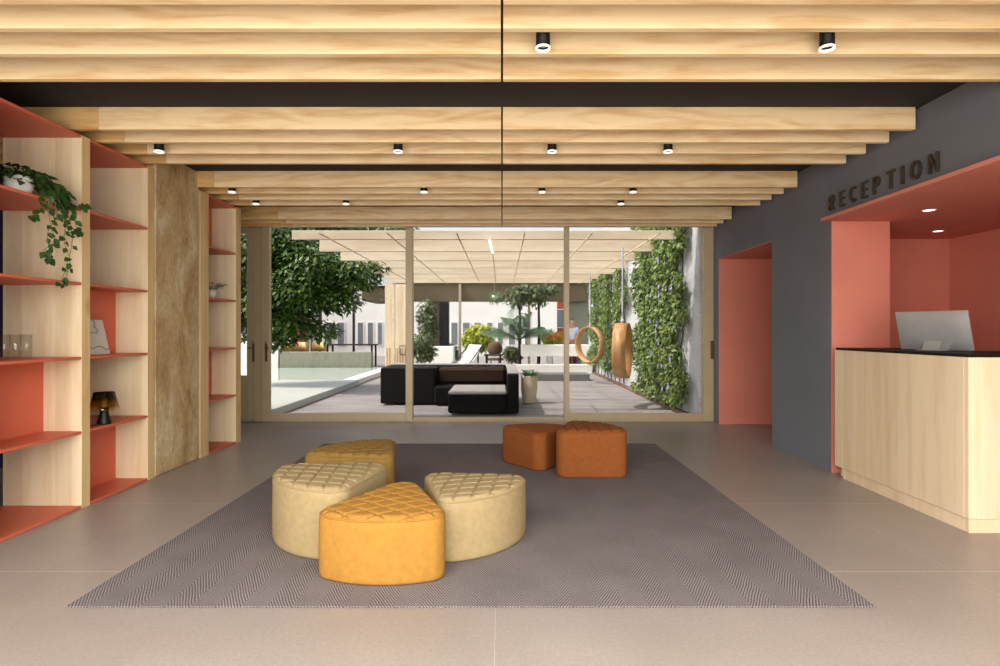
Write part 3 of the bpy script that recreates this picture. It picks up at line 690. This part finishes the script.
def ottoman(ax, ay, deg, mat, label, H=.355, Ri=.48, r=.09, half=36):
    OUT = sector(Ri, r, R(half))
    g = thing('ottoman', label, 'ottoman', (ax, ay, .007), 'wedge shaped ottomans on the rug')
    rot = R(deg); c, s_ = math.cos(rot), math.sin(rot); n = len(OUT)
    def W(x, y, z): return Vector((ax + x * c - y * s_, ay + x * s_ + y * c, .0075 + z))
    body = MB(); rings = []
    for sc_, z in ((.90, 0), (.985, .004), (.997, .016), (1.0, .04), (1.006, .15), (1.0, H - .05), (.994, H - .022), (.978, H - .008), (.965, H - .004)):
        rings.append([W(CXO + (x - CXO) * sc_, y * sc_, z) for x, y in OUT])
    body.add([p for r_ in rings for p in r_], [(i * n + k, i * n + (k + 1) % n, (i + 1) * n + (k + 1) % n, (i + 1) * n + k) for i in range(len(rings) - 1) for k in range(n)], True)
    body.add(rings[0], [tuple(range(n))[::-1]])
    body.build('body', mat, g)
    top = MB(); NR = 44; vs_ = []
    q = .098
    for i in range(NR + 1):
        u = i / NR * .985
        for x, y in OUT:
            X, Y = CXO + (x - CXO) * u, y * u
            a, b_ = (X * .82 + Y * .57) / q, (X * .82 - Y * .57) / q
            fa, fb = abs(math.sin(PI * a)), abs(math.sin(PI * b_))
            edge = min(1, (1 - u) / .10); puff = .017 * min(1, (min(fa, fb) * 2.8)) ** .65
            z = H - .012 + .020 * (1 - max(0, (u - .86) / .125) ** 2.2) + (puff - .012) * min(1, edge * 1.2) + .008 * (1 - u * u)
            vs_.append(W(X, Y, z))
    F = [(i * n + k, i * n + (k + 1) % n, (i + 1) * n + (k + 1) % n, (i + 1) * n + k) for i in range(NR) for k in range(n)]
    top.add(vs_, [(a, d, c_, b_) for a, b_, c_, d in F], True)
    top.build('quilted_top', mat, g)
    # welt seam between the side and the top
    loop = [W(CXO + (x - CXO) * .985, y * .985, H - .010) for x, y in OUT[::2]]; loop.append(loop[0])
    MB().tube(loop, .0045, 6, False).build('piping', mat, g)
    return g
ottoman(-.61, 3.585, 267, M['mustard'], 'mustard yellow wedge ottoman at the front of the cluster', .335, .56, .095, 25.5)
ottoman(-.42, 3.785, 319.5, M['beige'], 'sand beige wedge ottoman on the right of the yellow one', .345, .49, .085, 34)
ottoman(-.875, 3.84, 221, M['beige'], 'sand beige wedge ottoman on the left of the yellow one', .395, .49, .11, 37)
ottoman(-.875, 4.24, 136, M['olive'], 'olive ochre wedge ottoman at the back of the left cluster', .39, .50, .09, 36)
ottoman(.574, 5.18, 36, M['rust'], 'rust orange wedge ottoman of the far pair, right one with the flat front', .405, .45, .09, 36)
ottoman(.345, 5.42, 91, M['rust'], 'rust orange wedge ottoman of the far pair, left one', .34, .42, .085, 36)

# ================================================================== terrace beyond the glass
o = S('ground_terrace', MB().box(-14, 9, 8.42, 60, -.15, -.004), M['deck'])
# pergola
pg = thing('pergola', 'pale timber pergola roof over the terrace', 'pergola', (-.2, 13, 0))
for k in range(7):
    y = 9.05 + 1.37 * k
    MB().bbox(-3.28, 2.86, y, y + .07, 2.73, 2.87 if k == 0 else 2.955, .004).build('beam', M['pergola'], pg)
for x in (-2.66, -1.67, -.66, .33, 1.31, 2.3):
    MB().box(x - .009, x + .009, 8.44, 17.5, 2.715, 2.729).build('rail', M['pergola'], pg)
for x, y in ((-3.24, 17.35),):
    MB().bbox(x - .04, x + .04, y - .04, y + .04, 0, 2.73, .004).build('post', M['pergola'], pg)
MB().box(-3.28, 2.86, 17.40, 17.46, 2.72, 2.76).build('end_flashing', M['black'], pg)
# linear light and its cable
t = thing('linear_light', 'white linear light tube hanging under the pergola beams', 'light', (-.17, 9.4, 2.6))
MB().tube([(-.185, 8.75, 2.66), (-.165, 10.05, 2.66)], .016, 8).build('tube', M['led'], t)
MB().tube([(-.165, 10.05, 2.66), (-.16, 13, 2.64), (-.2, 17.2, 2.66)], .008, 6).build('cable', M['rail'], t)
# garden wall with climbers
S('wall_garden', MB().box(2.86, 3.1, 8.43, 18.4, -.004, 4.2), M['gwall'])
S('wall_garden_pier', MB().bbox(2.80, 3.14, 18.402, 18.75, -.004, 3.1, .01), M['gwall'])
o = recentre(MB().box(2.78, 2.858, 8.5, 18.38, -.003, .05).build('edging_strip', M['gutter'])); tag(o, 'rusty steel edging strip along the foot of the garden wall', 'edging')
def climber(label, y0, y1, n, gaps, lo=.06, nfl=0):
    g = thing('climbing_plant', label, 'plant', (2.8, (y0 + y1) / 2, 0))
    mb = MB()
    for i in range(n):
        y = random.uniform(y0, y1); z = random.uniform(lo + .08, 3.5)
        e = (y - y0) / (y1 - y0)
        wob = .10 * math.sin(z * 5.1 + y0) + .06 * math.sin(z * 11.3)
        if not (.04 + wob < e < .97 + wob): continue
        if any(abs(y + .1 * math.sin(z * 6 + gy) - gy) < gw * (.4 + .6 * math.sin(z * 2.3 + gy) ** 2) for gy, gw in gaps): continue
        p = Vector((2.86 - random.uniform(.04, .18), y, z))
        d = Vector((random.uniform(-.8, .1), random.uniform(-1, 1), random.uniform(-1, .5)))
        L = random.uniform(.055, .105)
        mb.leaf(p, d, Vector((-1, random.uniform(-.8, .3), random.uniform(-.2, .9))), L, L * random.uniform(.55, .75), .15, .2)
    mb.build('foliage', M['vine'], g)
    st = MB()
    for i in range(9):
        y = y0 + (y1 - y0) * (.14 + .74 * i / 8); pts = [(2.845, y, .06)]
        for k in range(1, 9): pts.append((2.842, y + random.uniform(-.18, .18), k * .41))
        st.tube(along(pts, 24), .010, 5)
    st.build('stems', M['bark'], g)
    for i in range(nfl):
        y, z = y0 + (y1 - y0) * random.uniform(.04, .5), random.uniform(.25, 2.6)
        f = MB()
        for k in range(5):
            a = 2 * PI * k / 5 + random.random()
            f.leaf((2.67, y, z), (-.35, math.cos(a), math.sin(a)), (-1, 0, 0), .055, .05, .1)
        f.build('flower', M['flower'], g)
climber('dense leafy climber with lilac flowers on the garden wall nearest the glass', 8.72, 12.1, 13000, [(10.9, .10), (11.6, .12)], .05, 22)
climber('leafy climber on the far stretch of the garden wall behind the hoop swings', 12.75, 18.25, 13000, [(14.4, .45), (16.6, .35)], .2, 8)
# hoop swings
def hoop(label, px, py, Y, Dpx, rot, wd, rope_top=2.73):
    c = at(px, py, Y); rad = Dpx * Y / FPX / 2
    g = thing('hanging_hoop_seat', label, 'swing seat', (c.x, c.y, c.z - rad), 'plywood hoop swings')
    Mh = Txyz(*c) @ Rz(rot) @ Rx(R(90))
    mb = MB()
    wv = wd
    mb.lathe([(rad - .022, -wv / 2), (rad, -wv / 2), (rad, wv / 2), (rad - .022, wv / 2), (rad - .022, -wv / 2)], (0, 0, 0), 56, Mh, True)
    mb.build('hoop', M['ply'], g)
    MB().tube([(c.x, c.y, c.z + rad - .002), (c.x, c.y, c.z + rad + .25), (c.x, c.y, rope_top)], .014, 8).build('rope', M['rope'], g)
    MB().lathe([(0, -.03), (.03, -.02), (.035, .01), (.02, .04), (0, .045)], (c.x, c.y, c.z + rad + .03), 14).build('knot', M['rope'], g)
hoop('nearer round plywood hoop swing hanging edge-on before the climbers', 622.5, 350.5, 9.9, 55, R(70), .22)
hoop('farther round plywood hoop swing hanging open towards the glass wall', 590, 344.5, 14.4, 36, R(-55), .19)
# sofa
t = thing('garden_sofa', 'low black modular garden sofa with a chaise right behind the glass', 'sofa', (-.9, 10.1, 0))
MB().bbox(-2.13, -1.18, 10.15, 11.3, .03, .655, .018).build('corner_block', M['sofa'], t)
MB().bbox(-1.178, .08, 10.75, 11.2, .04, .655, .03).build('backrest', M['sofa'], t)
MB().bbox(-1.178, .08, 10.02, 10.748, .04, .34, .03).build('seat', M['sofa'], t)
MB().bbox(-1.16, .07, 10.50, 10.745, .345, .64, .05).build('back_cushion', M['brown'], t)
MB().bbox(-.835, .078, 8.93, 10.0, .03, .32, .03).build('chaise_base', M['sofa'], t)
MB().bbox(-.83, .07, 8.935, 9.99, .321, .375, .02).build('chaise_cushion', M['sofa_top'], t)
MB().bbox(.082, .26, 8.93, 11.2, .03, .635, .025).build('armrest', M['sofa'], t)
MB().bbox(.084, .258, 8.935, 11.19, .636, .662, .012).build('arm_pad', M['sofa_top'], t)
MB().bbox(-2.12, .08, 11.0, 11.28, .656, .675, .008).build('back_pad', M['sofa_top'], t)
# palm in a pot
px_, py_ = .49, 10.45
t = thing('potted_plant', 'spiky dark green plant in a tall cream pot beside the black garden sofa', 'plant', (px_, py_, 0))
MB().lathe([(0, 0), (.10, 0), (.115, .02), (.145, .25), (.145, .48), (.138, .50), (.125, .50), (.12, .45), (0, .45)], (px_, py_, 0), 32).build('pot', M['pot2'], t)
MB().lathe([(0, .455), (.121, .455)], (px_, py_, 0), 24).build('soil', M['soil'], t)
sm_ = MB()
for i in range(44):
    a = random.uniform(0, 2 * PI); sm_.leaf((px_ + .06 * math.cos(a), py_ + .06 * math.sin(a), .46), (math.cos(a), math.sin(a), random.uniform(.5, 2.4)), (0, 0, 1), random.uniform(.18, .30), .045, .2, .4)
sm_.build('foliage', M['palm'], t)
px_, py_ = FX(519, 18.45), 18.45
t = thing('feather_palm', 'arching feathery palm at the left end of the raised white planter', 'palm', (px_, py_, 0))
MB().tube(along([(px_, py_, 0), (px_ + .01, py_, .5), (px_, py_, 1.0)], 10), [.05, .048, .045, .042, .04, .038, .036, .034, .032, .03], 10).build('trunk', M['bark'], t)
for i in range(16):
    a = 2 * PI * i / 16 + random.uniform(-.2, .2); L = random.uniform(.95, 1.5); e = random.uniform(.5, 1.45)
    pts = []
    for k in range(12):
        u = k / 11; rr = L * u * math.cos(e) * (1 + .25 * u) + .02; zz = .98 + L * math.sin(e) * u * 1.25 - .48 * L * u * u
        pts.append(Vector((px_ + rr * math.cos(a), py_ + rr * math.sin(a) * .8, zz)))
    f = MB().tube(pts, [.012 * (1 - .8 * k / 11) for k in range(12)], 5)
    pl = along(pts, 26)
    for k in range(4, 26):
        tan = (pl[min(k + 1, 25)] - pl[k - 1]).normalized(); side = tan.cross(Vector((0, 0, 1))).normalized()
        ll = .30 * math.sin(PI * (k - 1) / 26) + .07
        for s_ in (-1, 1):
            f.leaf(pl[k], tan * .7 + side * s_ - Vector((0, 0, .55)), (0, -.5, 1), ll, .036, .1, .3)
    f.build('frond', M['palm'], t)

# white platform and pool on the left
o = recentre(MB().bbox(-9.5, -3.45, 8.5, 14.0, -.003, .12, .01).build('stone_platform', M['pale'])); tag(o, 'low white stone platform on the left of the terrace', 'platform')
t = thing('garden_pool', 'shallow pale green pool behind the white platform', 'pool', (-6.4, 16.5, 0))
MB().box(-9.5, -3.75, 14.02, 19.1, -.003, .06).build('basin', M['white'], t); MB().box(-9.4, -3.85, 14.1, 19.05, .0605, .09).build('water', M['water'], t)
MB().bbox(-3.84, -3.5, 14.02, 19.1, -.002, .13, .01).build('kerb', M['white'], t)
o = recentre(MB().bbox(-7.4, -4.35, 19.3, 19.6, -.003, .60, .01).build('planter_wall', M['greenwall'])); tag(o, 'grey-green rendered low wall at the back of the pool', 'low wall')
o = recentre(MB().bbox(-9.4, -7.45, 19.3, 19.7, -.003, .95, .01).build('garden_plinth', M['white'])); tag(o, 'white block at the left end of the grey-green low wall', 'block')
# loop chairs behind the wall
def loop_chair(x, y, label):
    g = thing('loop_back_chair', label, 'chair', (x, y, 0), 'honey plywood chairs behind the low wall')
    mb = MB(); n = 20
    for k in range(n):
        a0, a1 = R(200 - 220 * k / n), R(200 - 220 * (k + 1) / n)
        def q(a, r_, z): return (x + r_ * math.cos(a) * 1.1, y - .02 - r_ * math.sin(a - PI) * 1.0, z)
        z0, z1 = .58, .90
        v = [q(a0, .24, z0), q(a1, .24, z0), q(a1, .24, z1), q(a0, .24, z1), q(a0, .215, z0), q(a1, .215, z0), q(a1, .215, z1), q(a0, .215, z1)]
        mb.add(v, [(0, 1, 2, 3), (7, 6, 5, 4), (3, 2, 6, 7), (4, 5, 1, 0)], True)
    mb.build('backrest', M['chairwood'], g)
    MB().lathe([(0, .44), (.22, .44), (.23, .455), (.22, .47), (0, .47)], (x, y, 0), 24).build('seat', M['sofa'], g)
    for sx in (-.16, .16):
        for sy in (-.15, .15): MB().tube([(x + sx * 1.15, y + sy * 1.15, 0), (x + sx, y + sy, .445)], .014, 8).build('leg', M['chairwood'], g)
for px, l in ((284, 'leftmost honey plywood chair behind the low pool wall'), (300, 'middle honey plywood chair behind the low pool wall'), (319, 'rightmost honey plywood chair behind the low pool wall')):
    loop_chair(FX(px, 20.4), 20.4, l)
def table(x0, x1, y, label, mat, z=.74, cat='table', dep=.8):
    g = thing('dining_table', label, cat, ((x0 + x1) / 2, y, 0))
    MB().bbox(x0, x1, y - dep / 2, y + dep / 2, z - .04, z, .006).build('tabletop', mat, g)
    for a in (x0 + .08, x1 - .08):
        for b_ in (-dep / 2 + .08, dep / 2 - .08): MB().bbox(a - .03, a + .03, y + b_ - .03, y + b_ + .03, 0, z - .041, .004).build('leg', M['black'], g)
table(FX(328, 21.2), FX(376, 21.2), 21.2, 'long dark brown dining table beyond the pool wall', M['brown'], .82)

# pale timber screen wall
t = thing('timber_screen', 'pale vertical timber screen at the left end of the pergola', 'screen', (-3.6, 19.2, 0))
MB().bbox(FX(385, 19.2), FX(413.5, 19.2), 19.2, 19.28, .0, 2.93, .004).build('panel', M['screenw'], t)
for k in range(12):
    x = FX(386, 19.2) + k * .085; MB().bbox(x, x + .03, 19.15, 19.198, .02, .75, .003).build('slat', M['screenw'], t)
for a in (399.5, 408):
    x = FX(a, 19.14)
    MB().box(x, x + .22, 19.13, 19.145, .52, .54).box(x, x + .22, 19.13, 19.145, .80, .82).box(x, x + .02, 19.13, 19.145, .54, .80).box(x + .2, x + .22, 19.13, 19.145, .54, .80).build('hung_frame', M['black'], t)

# leafy trees and shrubs
def crown(name, label, cat, base, blobs, n, mat, trunk=None, leaf=(.09, .16), tr=.07, group=None):
    g = thing(name, label, cat, base, group)
    mb = MB()
    tot = sum(b_[3] * b_[4] * b_[5] for b_ in blobs)
    for (bx, by, bz, rx, ry, rz) in blobs:
        k = int(n * rx * ry * rz / tot)
        for i in range(k):
            d = Vector((random.gauss(0, 1), random.gauss(0, 1), random.gauss(0, 1))).normalized(); r_ = random.random() ** .42
            p = Vector((bx + d.x * rx * r_, by + d.y * ry * r_, bz + d.z * rz * r_))
            L = random.uniform(*leaf)
            dd = Vector((d.x + random.uniform(-.8, .8), d.y + random.uniform(-.8, .8), random.uniform(-.9, .3)))
            mb.leaf(p, dd, Vector((d.x * .6, d.y * .6, d.z * .5 + .9)) + Vector((random.uniform(-.4, .4), random.uniform(-.4, .4), 0)), L, L * .6, .15, .2)
    mb.build('foliage', mat, g)
    if trunk:
        tb = MB().tube(along(trunk, 16), [tr * (1 - .5 * k / 15) for k in range(16)], 10)
        for (bx, by, bz, rx, ry, rz) in blobs:
            e = Vector(trunk[-1]); tb.tube(along([e - Vector((0, 0, .3)), e + (Vector((bx, by, bz)) - e) * .5 + Vector((0, 0, .1)), (bx, by, bz)], 8), [tr * .4 * (1 - .7 * k / 7) for k in range(8)], 6)
        tb.build('trunk', M['bark'], g)
    return g
def P(px, py, Y): return at(px, py, Y)
bl = []
for px, py, Y, rx, rz in ((285, 252, 12.6, .75, .5), (318, 268, 12.4, .8, .5), (350, 276, 12.4, .66, .38), (300, 290, 12.2, .8, .5), (335, 300, 12.4, .6, .3), (374, 268, 12.6, .3, .2), (290, 322, 12.4, .62, .40), (322, 330, 12.5, .42, .26), (275, 338, 12.4, .5, .3), (255, 262, 12.6, .8, .7), (272, 300, 12.3, .6, .6), (278, 236, 12.8, .8, .4), (245, 310, 12.5, .6, .7)):
    p = P(px, py, Y); bl.append((p.x, p.y, p.z, rx, rx, rz))
crown('garden_tree', 'dense green tree left of the pergola', 'tree', (-5.2, 12.5, .12), bl, 17000, M['tree'], [(-5.2, 12.5, .121), (-5.15, 12.45, 1.0), (-5.1, 12.5, 1.8), (-5.0, 12.5, 2.3)], (.09, .15), .09)
bl = []
for px, py, rx, rz in ((250, 240, 2.1, 1.6), (300, 222, 2.1, 1.3), (350, 226, 1.9, .7), (395, 229, 1.3, .45), (250, 280, 1.6, 1.2)):
    p = P(px, py, 32); bl.append((p.x, p.y, p.z, rx, rx, rz))
crown('tall_tree', 'tall dark tree far behind the garden tree', 'tree', (-12.6, 32, 0), bl, 5000, M['tree'], [(-12.6, 32, 0), (-12.5, 32, 2.5), (-12.3, 32, 5.5)], (.25, .4), .2)
p = P(478, 339, 21.5)
crown('lime_shrub', 'bright yellow-green shrub before the white building', 'shrub', (p.x, p.y, 0), [(p.x, p.y, 1.0, .58, .5, .5), (p.x + .1, p.y, 1.35, .35, .3, .25)], 1500, M['lime'], [(p.x, p.y, 0), (p.x, p.y, .5), (p.x, p.y, .8)], (.12, .2), .04)
for px, py, Y, rx, rz, l in ((421, 345, 16.8, .35, .42, 'loose pale green shrub by the timber screen, lower one'), (427, 318, 19.45, .30, .75, 'tall loose green shrub at the right of the timber screen'), (447, 350, 21.6, .38, .3, 'low dark shrub between the screen and the lime shrub'), (511, 353, 19.5, .22, .25, 'low green shrub left of the raised white planter')):
    p = P(px, py, Y)
    crown('garden_shrub', l, 'shrub', (p.x, p.y, 0), [(p.x, p.y, p.z, rx, rx, rz), (p.x + .15, p.y, p.z - rz * .5, rx * .8, rx * .8, rz * .6)], 750, M['shrub'], [(p.x, p.y, 0), (p.x + .02, p.y, p.z * .5), (p.x, p.y, p.z)], (.1, .18), .03)
for px, l in ((519.5, 'slim dark-trunked tree behind the palm, left one'), (538.5, 'slim dark-trunked tree behind the palm, right one')):
    x = FX(px, 19.3)
    crown('slim_tree', l, 'tree', (x, 19.3, 0), [(x - .1, 19.3, 2.45, .5, .4, .35), (x + .3, 19.3, 2.7, .4, .4, .25)], 420, M['shrub'], [(x, 19.3, 0), (x + .02, 19.3, 1.3), (x, 19.3, 2.3)], (.12, .2), .065)
p = P(552, 338, 19.5)
crown('flower_bush', 'bush with orange blooms behind the raised white planter', 'shrub', (p.x, p.y, 0), [(p.x, p.y, 1.05, .36, .26, .3)], 500, M['lime'], [(p.x, p.y, 0), (p.x, p.y, .9)], (.1, .16), .03)
ob = bpy.data.objects['flower_bush']
fl = MB()
for i in range(60):
    fl.leaf((p.x + random.gauss(0, .15), p.y - .25, 1.1 + random.gauss(0, .07)), (random.uniform(-1, 1), -1, random.uniform(-.5, 1)), (0, -1, .5), .09, .06)
fl.build('blooms', M['orange'], ob)

# raised white planter / bench
t = thing('raised_planter', 'raised white planter bench at the back of the terrace', 'planter', (1.7, 18.6, 0))
MB().bbox(.62, 2.77, 18.3, 19.1, .50, .86, .01).build('trough', M['white'], t)
MB().bbox(1.45, 1.6, 18.5, 18.9, .0, .499, .005).build('leg', M['white'], t)
MB().bbox(2.55, 2.70, 18.5, 18.9, .0, .499, .005).build('leg', M['white'], t)
o = recentre(MB().bbox(-2.6, 2.77, 17.75, 18.25, -.003, .26, .01).build('long_white_step', M['white'])); tag(o, 'long low white step across the end of the terrace', 'step')
o = recentre(MB().bbox(.65, 2.3, 15.2, 15.9, -.003, .17, .01).build('floor_cushion', M['darkgrey'])); tag(o, 'low grey floor cushion in front of the white step', 'cushion')
o = recentre(MB().bbox(-2.45, -1.55, 18.6, 19.2, -.003, .80, .02).build('white_block_seat', M['white'])); tag(o, 'white block seat left of the deck chair', 'seat')
# deck chair
cx = FX(466, 16.6); cy = 16.6
t = thing('deck_chair', 'white sling deck chair with a black frame behind the sofa', 'chair', (cx, cy, 0))
for s_, sg in ((-.28, 1), (.28, 1)):
    MB().tube([(cx - .55, cy + s_, .02), (cx + .42, cy + s_, .92)], .016, 8).build('rail', M['black'], t)
    MB().tube([(cx + .25, cy + s_, .02), (cx - .28, cy + s_, .42)], .016, 8).build('leg', M['black'], t)
sl = MB()
pts = along([(cx + .40, cy, .90), (cx + .1, cy, .52), (cx - .2, cy, .30), (cx - .48, cy, .22)], 14); a = []
for p in pts: a += [(p.x, p.y - .26, p.z), (p.x, p.y + .26, p.z), (p.x + .01, p.y - .26, p.z - .012), (p.x + .01, p.y + .26, p.z - .012)]
F = []
for k in range(13):
    b_ = k * 4; F += [(b_, b_ + 4, b_ + 5, b_ + 1), (b_ + 2, b_ + 3, b_ + 7, b_ + 6), (b_, b_ + 2, b_ + 6, b_ + 4), (b_ + 1, b_ + 5, b_ + 7, b_ + 3)]
sl.add(a, F, True).build('sling', M['white'], t)
t.rotation_euler.z = R(50)
table(FX(484, 17.0), FX(503, 17.0), 17.0, 'small black garden table right of the deck chair', M['black'], .62, 'table', .5)
wx = FX(494.5, 18.0)
t = thing('wicker_chair', 'round-backed brown wicker chair behind the black table', 'chair', (wx, 18.9, 0))
mb = MB().lathe([(0, .05), (.10, .045), (.19, 0), (.235, -.07), (.25, -.10), (.235, -.10), (.18, -.03), (.10, .012), (0, .02)], (0, 0, 0), 30, Txyz(wx, 18.95, .74) @ Rx(R(78)))
mb.build('backrest', M['wicker'], t)
MB().lathe([(0, .36), (.26, .36), (.28, .40), (.26, .43), (0, .43)], (wx, 18.7, 0), 26).build('seat', M['wicker'], t)
for k in range(4):
    a = PI / 4 + k * PI / 2; MB().tube([(wx + .22 * math.cos(a), 18.7 + .22 * math.sin(a), 0), (wx + .16 * math.cos(a), 18.7 + .16 * math.sin(a), .37)], .015, 8).build('leg', M['black'], t)
# hanging plant at the end of the cable
hp = P(494.5, 297, 17.0)
t = thing('hanging_plant', 'pale hanging plant ball on a cord at the end of the pergola', 'plant', (hp.x, hp.y, hp.z - .2))
mb = MB()
for i in range(120):
    d = Vector((random.gauss(0, 1), random.gauss(0, 1), random.gauss(0, .9))).normalized()
    mb.leaf(hp + d * random.uniform(.02, .16), d + Vector((0, 0, -.4)), (0, -1, .5), .10, .04, .1, .3)
mb.build('foliage', M['sprout'], t)
MB().lathe([(0, -.09), (.09, -.07), (.11, .0), (.10, .04), (0, .03)], tuple(hp), 20).build('pot', M['pot'], t)
MB().tube([hp, (hp.x, hp.y, 2.72)], .006, 6).build('cord', M['rail'], t)

# garden pavilion frame at the end of the terrace
t = thing('garden_pavilion', 'glazed garden pavilion front with a brown fascia beyond the pergola', 'pavilion', (0, 20, 0))
MB().bbox(FX(412, 20), FX(586, 20), 20.0, 20.12, 2.31, 2.95, .01).build('fascia', M['oliveb'], t)
MB().box(FX(412, 20), FX(600, 20), 19.96, 20.2, 2.951, 2.99).build('roof_edge', M['black'], t)
for px in (460, 529): MB().bbox(FX(px - 1.3, 19.9), FX(px + 1.3, 19.9), 19.86, 19.94, 0, 2.95, .004).build('post', M['rail'], t)
MB().bbox(FX(440, 20.1), FX(449, 20.1), 20.0, 20.3, 0, 2.309, .01).build('dark_pier', M['black'], t)
MB().bbox(FX(427, 20.1), FX(439.5, 20.1), 20.05, 20.25, 0, 2.309, .01).build('wall_panel', M['oliveb'], t)
MB().bbox(FX(566, 20.1), FX(592, 20.1), 20.125, 20.3, 0, 2.94, .01).build('side_wall', M['greenwall'], t)
t = thing('roof_canopy', 'flat dark-edged canopy roof left of the timber screen', 'canopy', (-5, 21.5, 0))
MB().bbox(FX(362, 21.5), FX(392, 21.5), 21.5, 24, 2.42, 2.90, .01).build('soffit', M['oliveb'], t)
MB().box(FX(360, 21.5), FX(394, 21.5), 21.42, 24.1, 2.901, 2.97).build('roof_edge', M['black'], t)
for px, w_ in ((320.5, 2.2), (354, 1.8)):
    x = FX(px, 21.8); MB().bbox(x - w_ * .019, x + w_ * .019, 21.7, 21.85, 0, 2.42 + (0 if px > 350 else .5), .004).build('post', M['black'], t)
# far buildings
def house(name, label, x0, x1, y, h, mat, wins, z0=.55, z1=1.78, roof=None, dep=6):
    g = thing(name, label, 'building', ((x0 + x1) / 2, y + 3, 0))
    MB().box(x0, x1, y, y + dep, 0, h).build('wall', mat, g)
    for a, b_ in wins:
        f = MB().bbox(a, b_, y - .03, y - .002, z0, z1, .006).build('window', M['white'], g)
        MB().box(a + .05, b_ - .05, y - .036, y - .031, z0 + .05, z1 - .05).build('pane', M['darkwin'], f)
    if roof: MB().prism([(y - .3, h), (y + 6.3, h), (y + 3, h + 1.6)], x0 - .3, x1 + .3, Matrix(((0, 0, 1, 0), (1, 0, 0, 0), (0, 1, 0, 0), (0, 0, 0, 1)))).build('roof', roof, g)
    else: MB().bbox(x0 - .1, x1 + .1, y - .1, y + dep + .1, h + .002, h + .15, .02).build('parapet', M['white'], g)
Yb = 30.0
wn_ = [(FX(a, Yb), FX(b_, Yb)) for a, b_ in ((450.5, 458.5), (462, 470.5), (473.5, 481.5), (486.5, 493), (497, 504), (508, 516), (524, 531))]
house('white_building', 'long white building with low windows beyond the pavilion', FX(414, Yb), FX(557, Yb), Yb, 4.6, M['white'], wn_)
wn_ = [(FX(a, Yb), FX(b_, Yb)) for a, b_ in ((326, 333), (337, 345), (357, 364), (367, 374), (377, 383))]
house('white_house', 'white house with low windows behind the garden tree', FX(303, Yb), FX(400, Yb), Yb, 3.4, M['white'], wn_)
house('brick_house', 'red brick house with a tiled roof far right', 3.0, 6.4, 37, 4.6, M['brick'], [(3.4, 4.1), (4.6, 5.3)], 1.5, 2.7, M['tile'])
house('terracotta_shed', 'dull red garden shed behind the garden tree', FX(272, 22), FX(300, 22), 22, 1.9, M['brick'], [(FX(283, 22), FX(291, 22))], 1.0, 1.7, None, 1.0)
house('pale_house', 'pale house at the far left beyond the door glass', FX(205, 23), FX(274, 23), 23, 2.85, M['white'], [(FX(242, 23), FX(248, 23)), (FX(225, 23), FX(235, 23))], .9, 2.0)

# passer-by behind the pavilion
def person(x, y, label):
    g = thing('person', label, 'person', (x, y, 0))
    def skin(name, vs_, es, rad, mat, parent):
        me = bpy.data.meshes.new(name); me.from_pydata([Vector(v) for v in vs_], es, []); me.materials.append(mat)
        o = bpy.data.objects.new(name, me); COL.objects.link(o); o.parent = parent
        md = o.modifiers.new('skin', 'SKIN'); md.use_smooth_shade = True
        for i, r_ in enumerate(rad): me.skin_vertices[0].data[i].radius = (r_, r_) if not isinstance(r_, tuple) else r_
        me.skin_vertices[0].data[0].use_root = True
        sb = o.modifiers.new('sub', 'SUBSURF'); sb.levels = 2; sb.render_levels = 2
        return o
    V = [(0, 0, .93), (0, 0, 1.15), (0, 0, 1.38), (0, 0, 1.47), (0, -.01, 1.58), (0, -.015, 1.68),
         (-.17, 0, 1.37), (-.22, .01, 1.1), (-.21, -.08, .87), (.17, 0, 1.37), (.22, .02, 1.1), (.2, -.1, .88),
         (-.09, 0, .88), (-.1, -.02, .48), (-.1, 0, .07), (-.1, -.13, .03), (.09, 0, .88), (.1, -.04, .48), (.1, .05, .07), (.1, -.08, .03)]
    E = [(0, 1), (1, 2), (2, 3), (3, 4), (4, 5), (2, 6), (6, 7), (7, 8), (2, 9), (9, 10), (10, 11), (0, 12), (12, 13), (13, 14), (14, 15), (0, 16), (16, 17), (17, 18), (18, 19)]
    rd = [.125, .12, .13, .055, .085, .075, .06, .044, .032, .06, .044, .032, .085, .058, .04, .035, .085, .058, .04, .035]
    skin('body', V, E, rd, M['skin'], g)
    skin('shirt', [(0, 0, .95), (0, 0, 1.15), (0, 0, 1.39), (-.17, 0, 1.38), (-.22, .01, 1.12), (.17, 0, 1.38), (.22, .02, 1.12)], [(0, 1), (1, 2), (2, 3), (3, 4), (2, 5), (5, 6)], [.15, .14, .145, .075, .06, .075, .06], M['shirt'], g)
    skin('trousers', [(0, 0, .95), (-.09, 0, .86), (-.1, -.02, .48), (-.1, 0, .1), (.09, 0, .86), (.1, -.04, .48), (.1, .05, .1)], [(0, 1), (1, 2), (2, 3), (0, 4), (4, 5), (5, 6)], [.14, .1, .075, .06, .1, .075, .06], M['trousers'], g)
    skin('hair', [(0, .02, 1.64), (0, .01, 1.71)], [(0, 1)], [.092, .085], M['hair'], g)
person(FX(572, 19.6), 19.6, 'person in a pale shirt and dark red trousers standing beyond the raised planter')
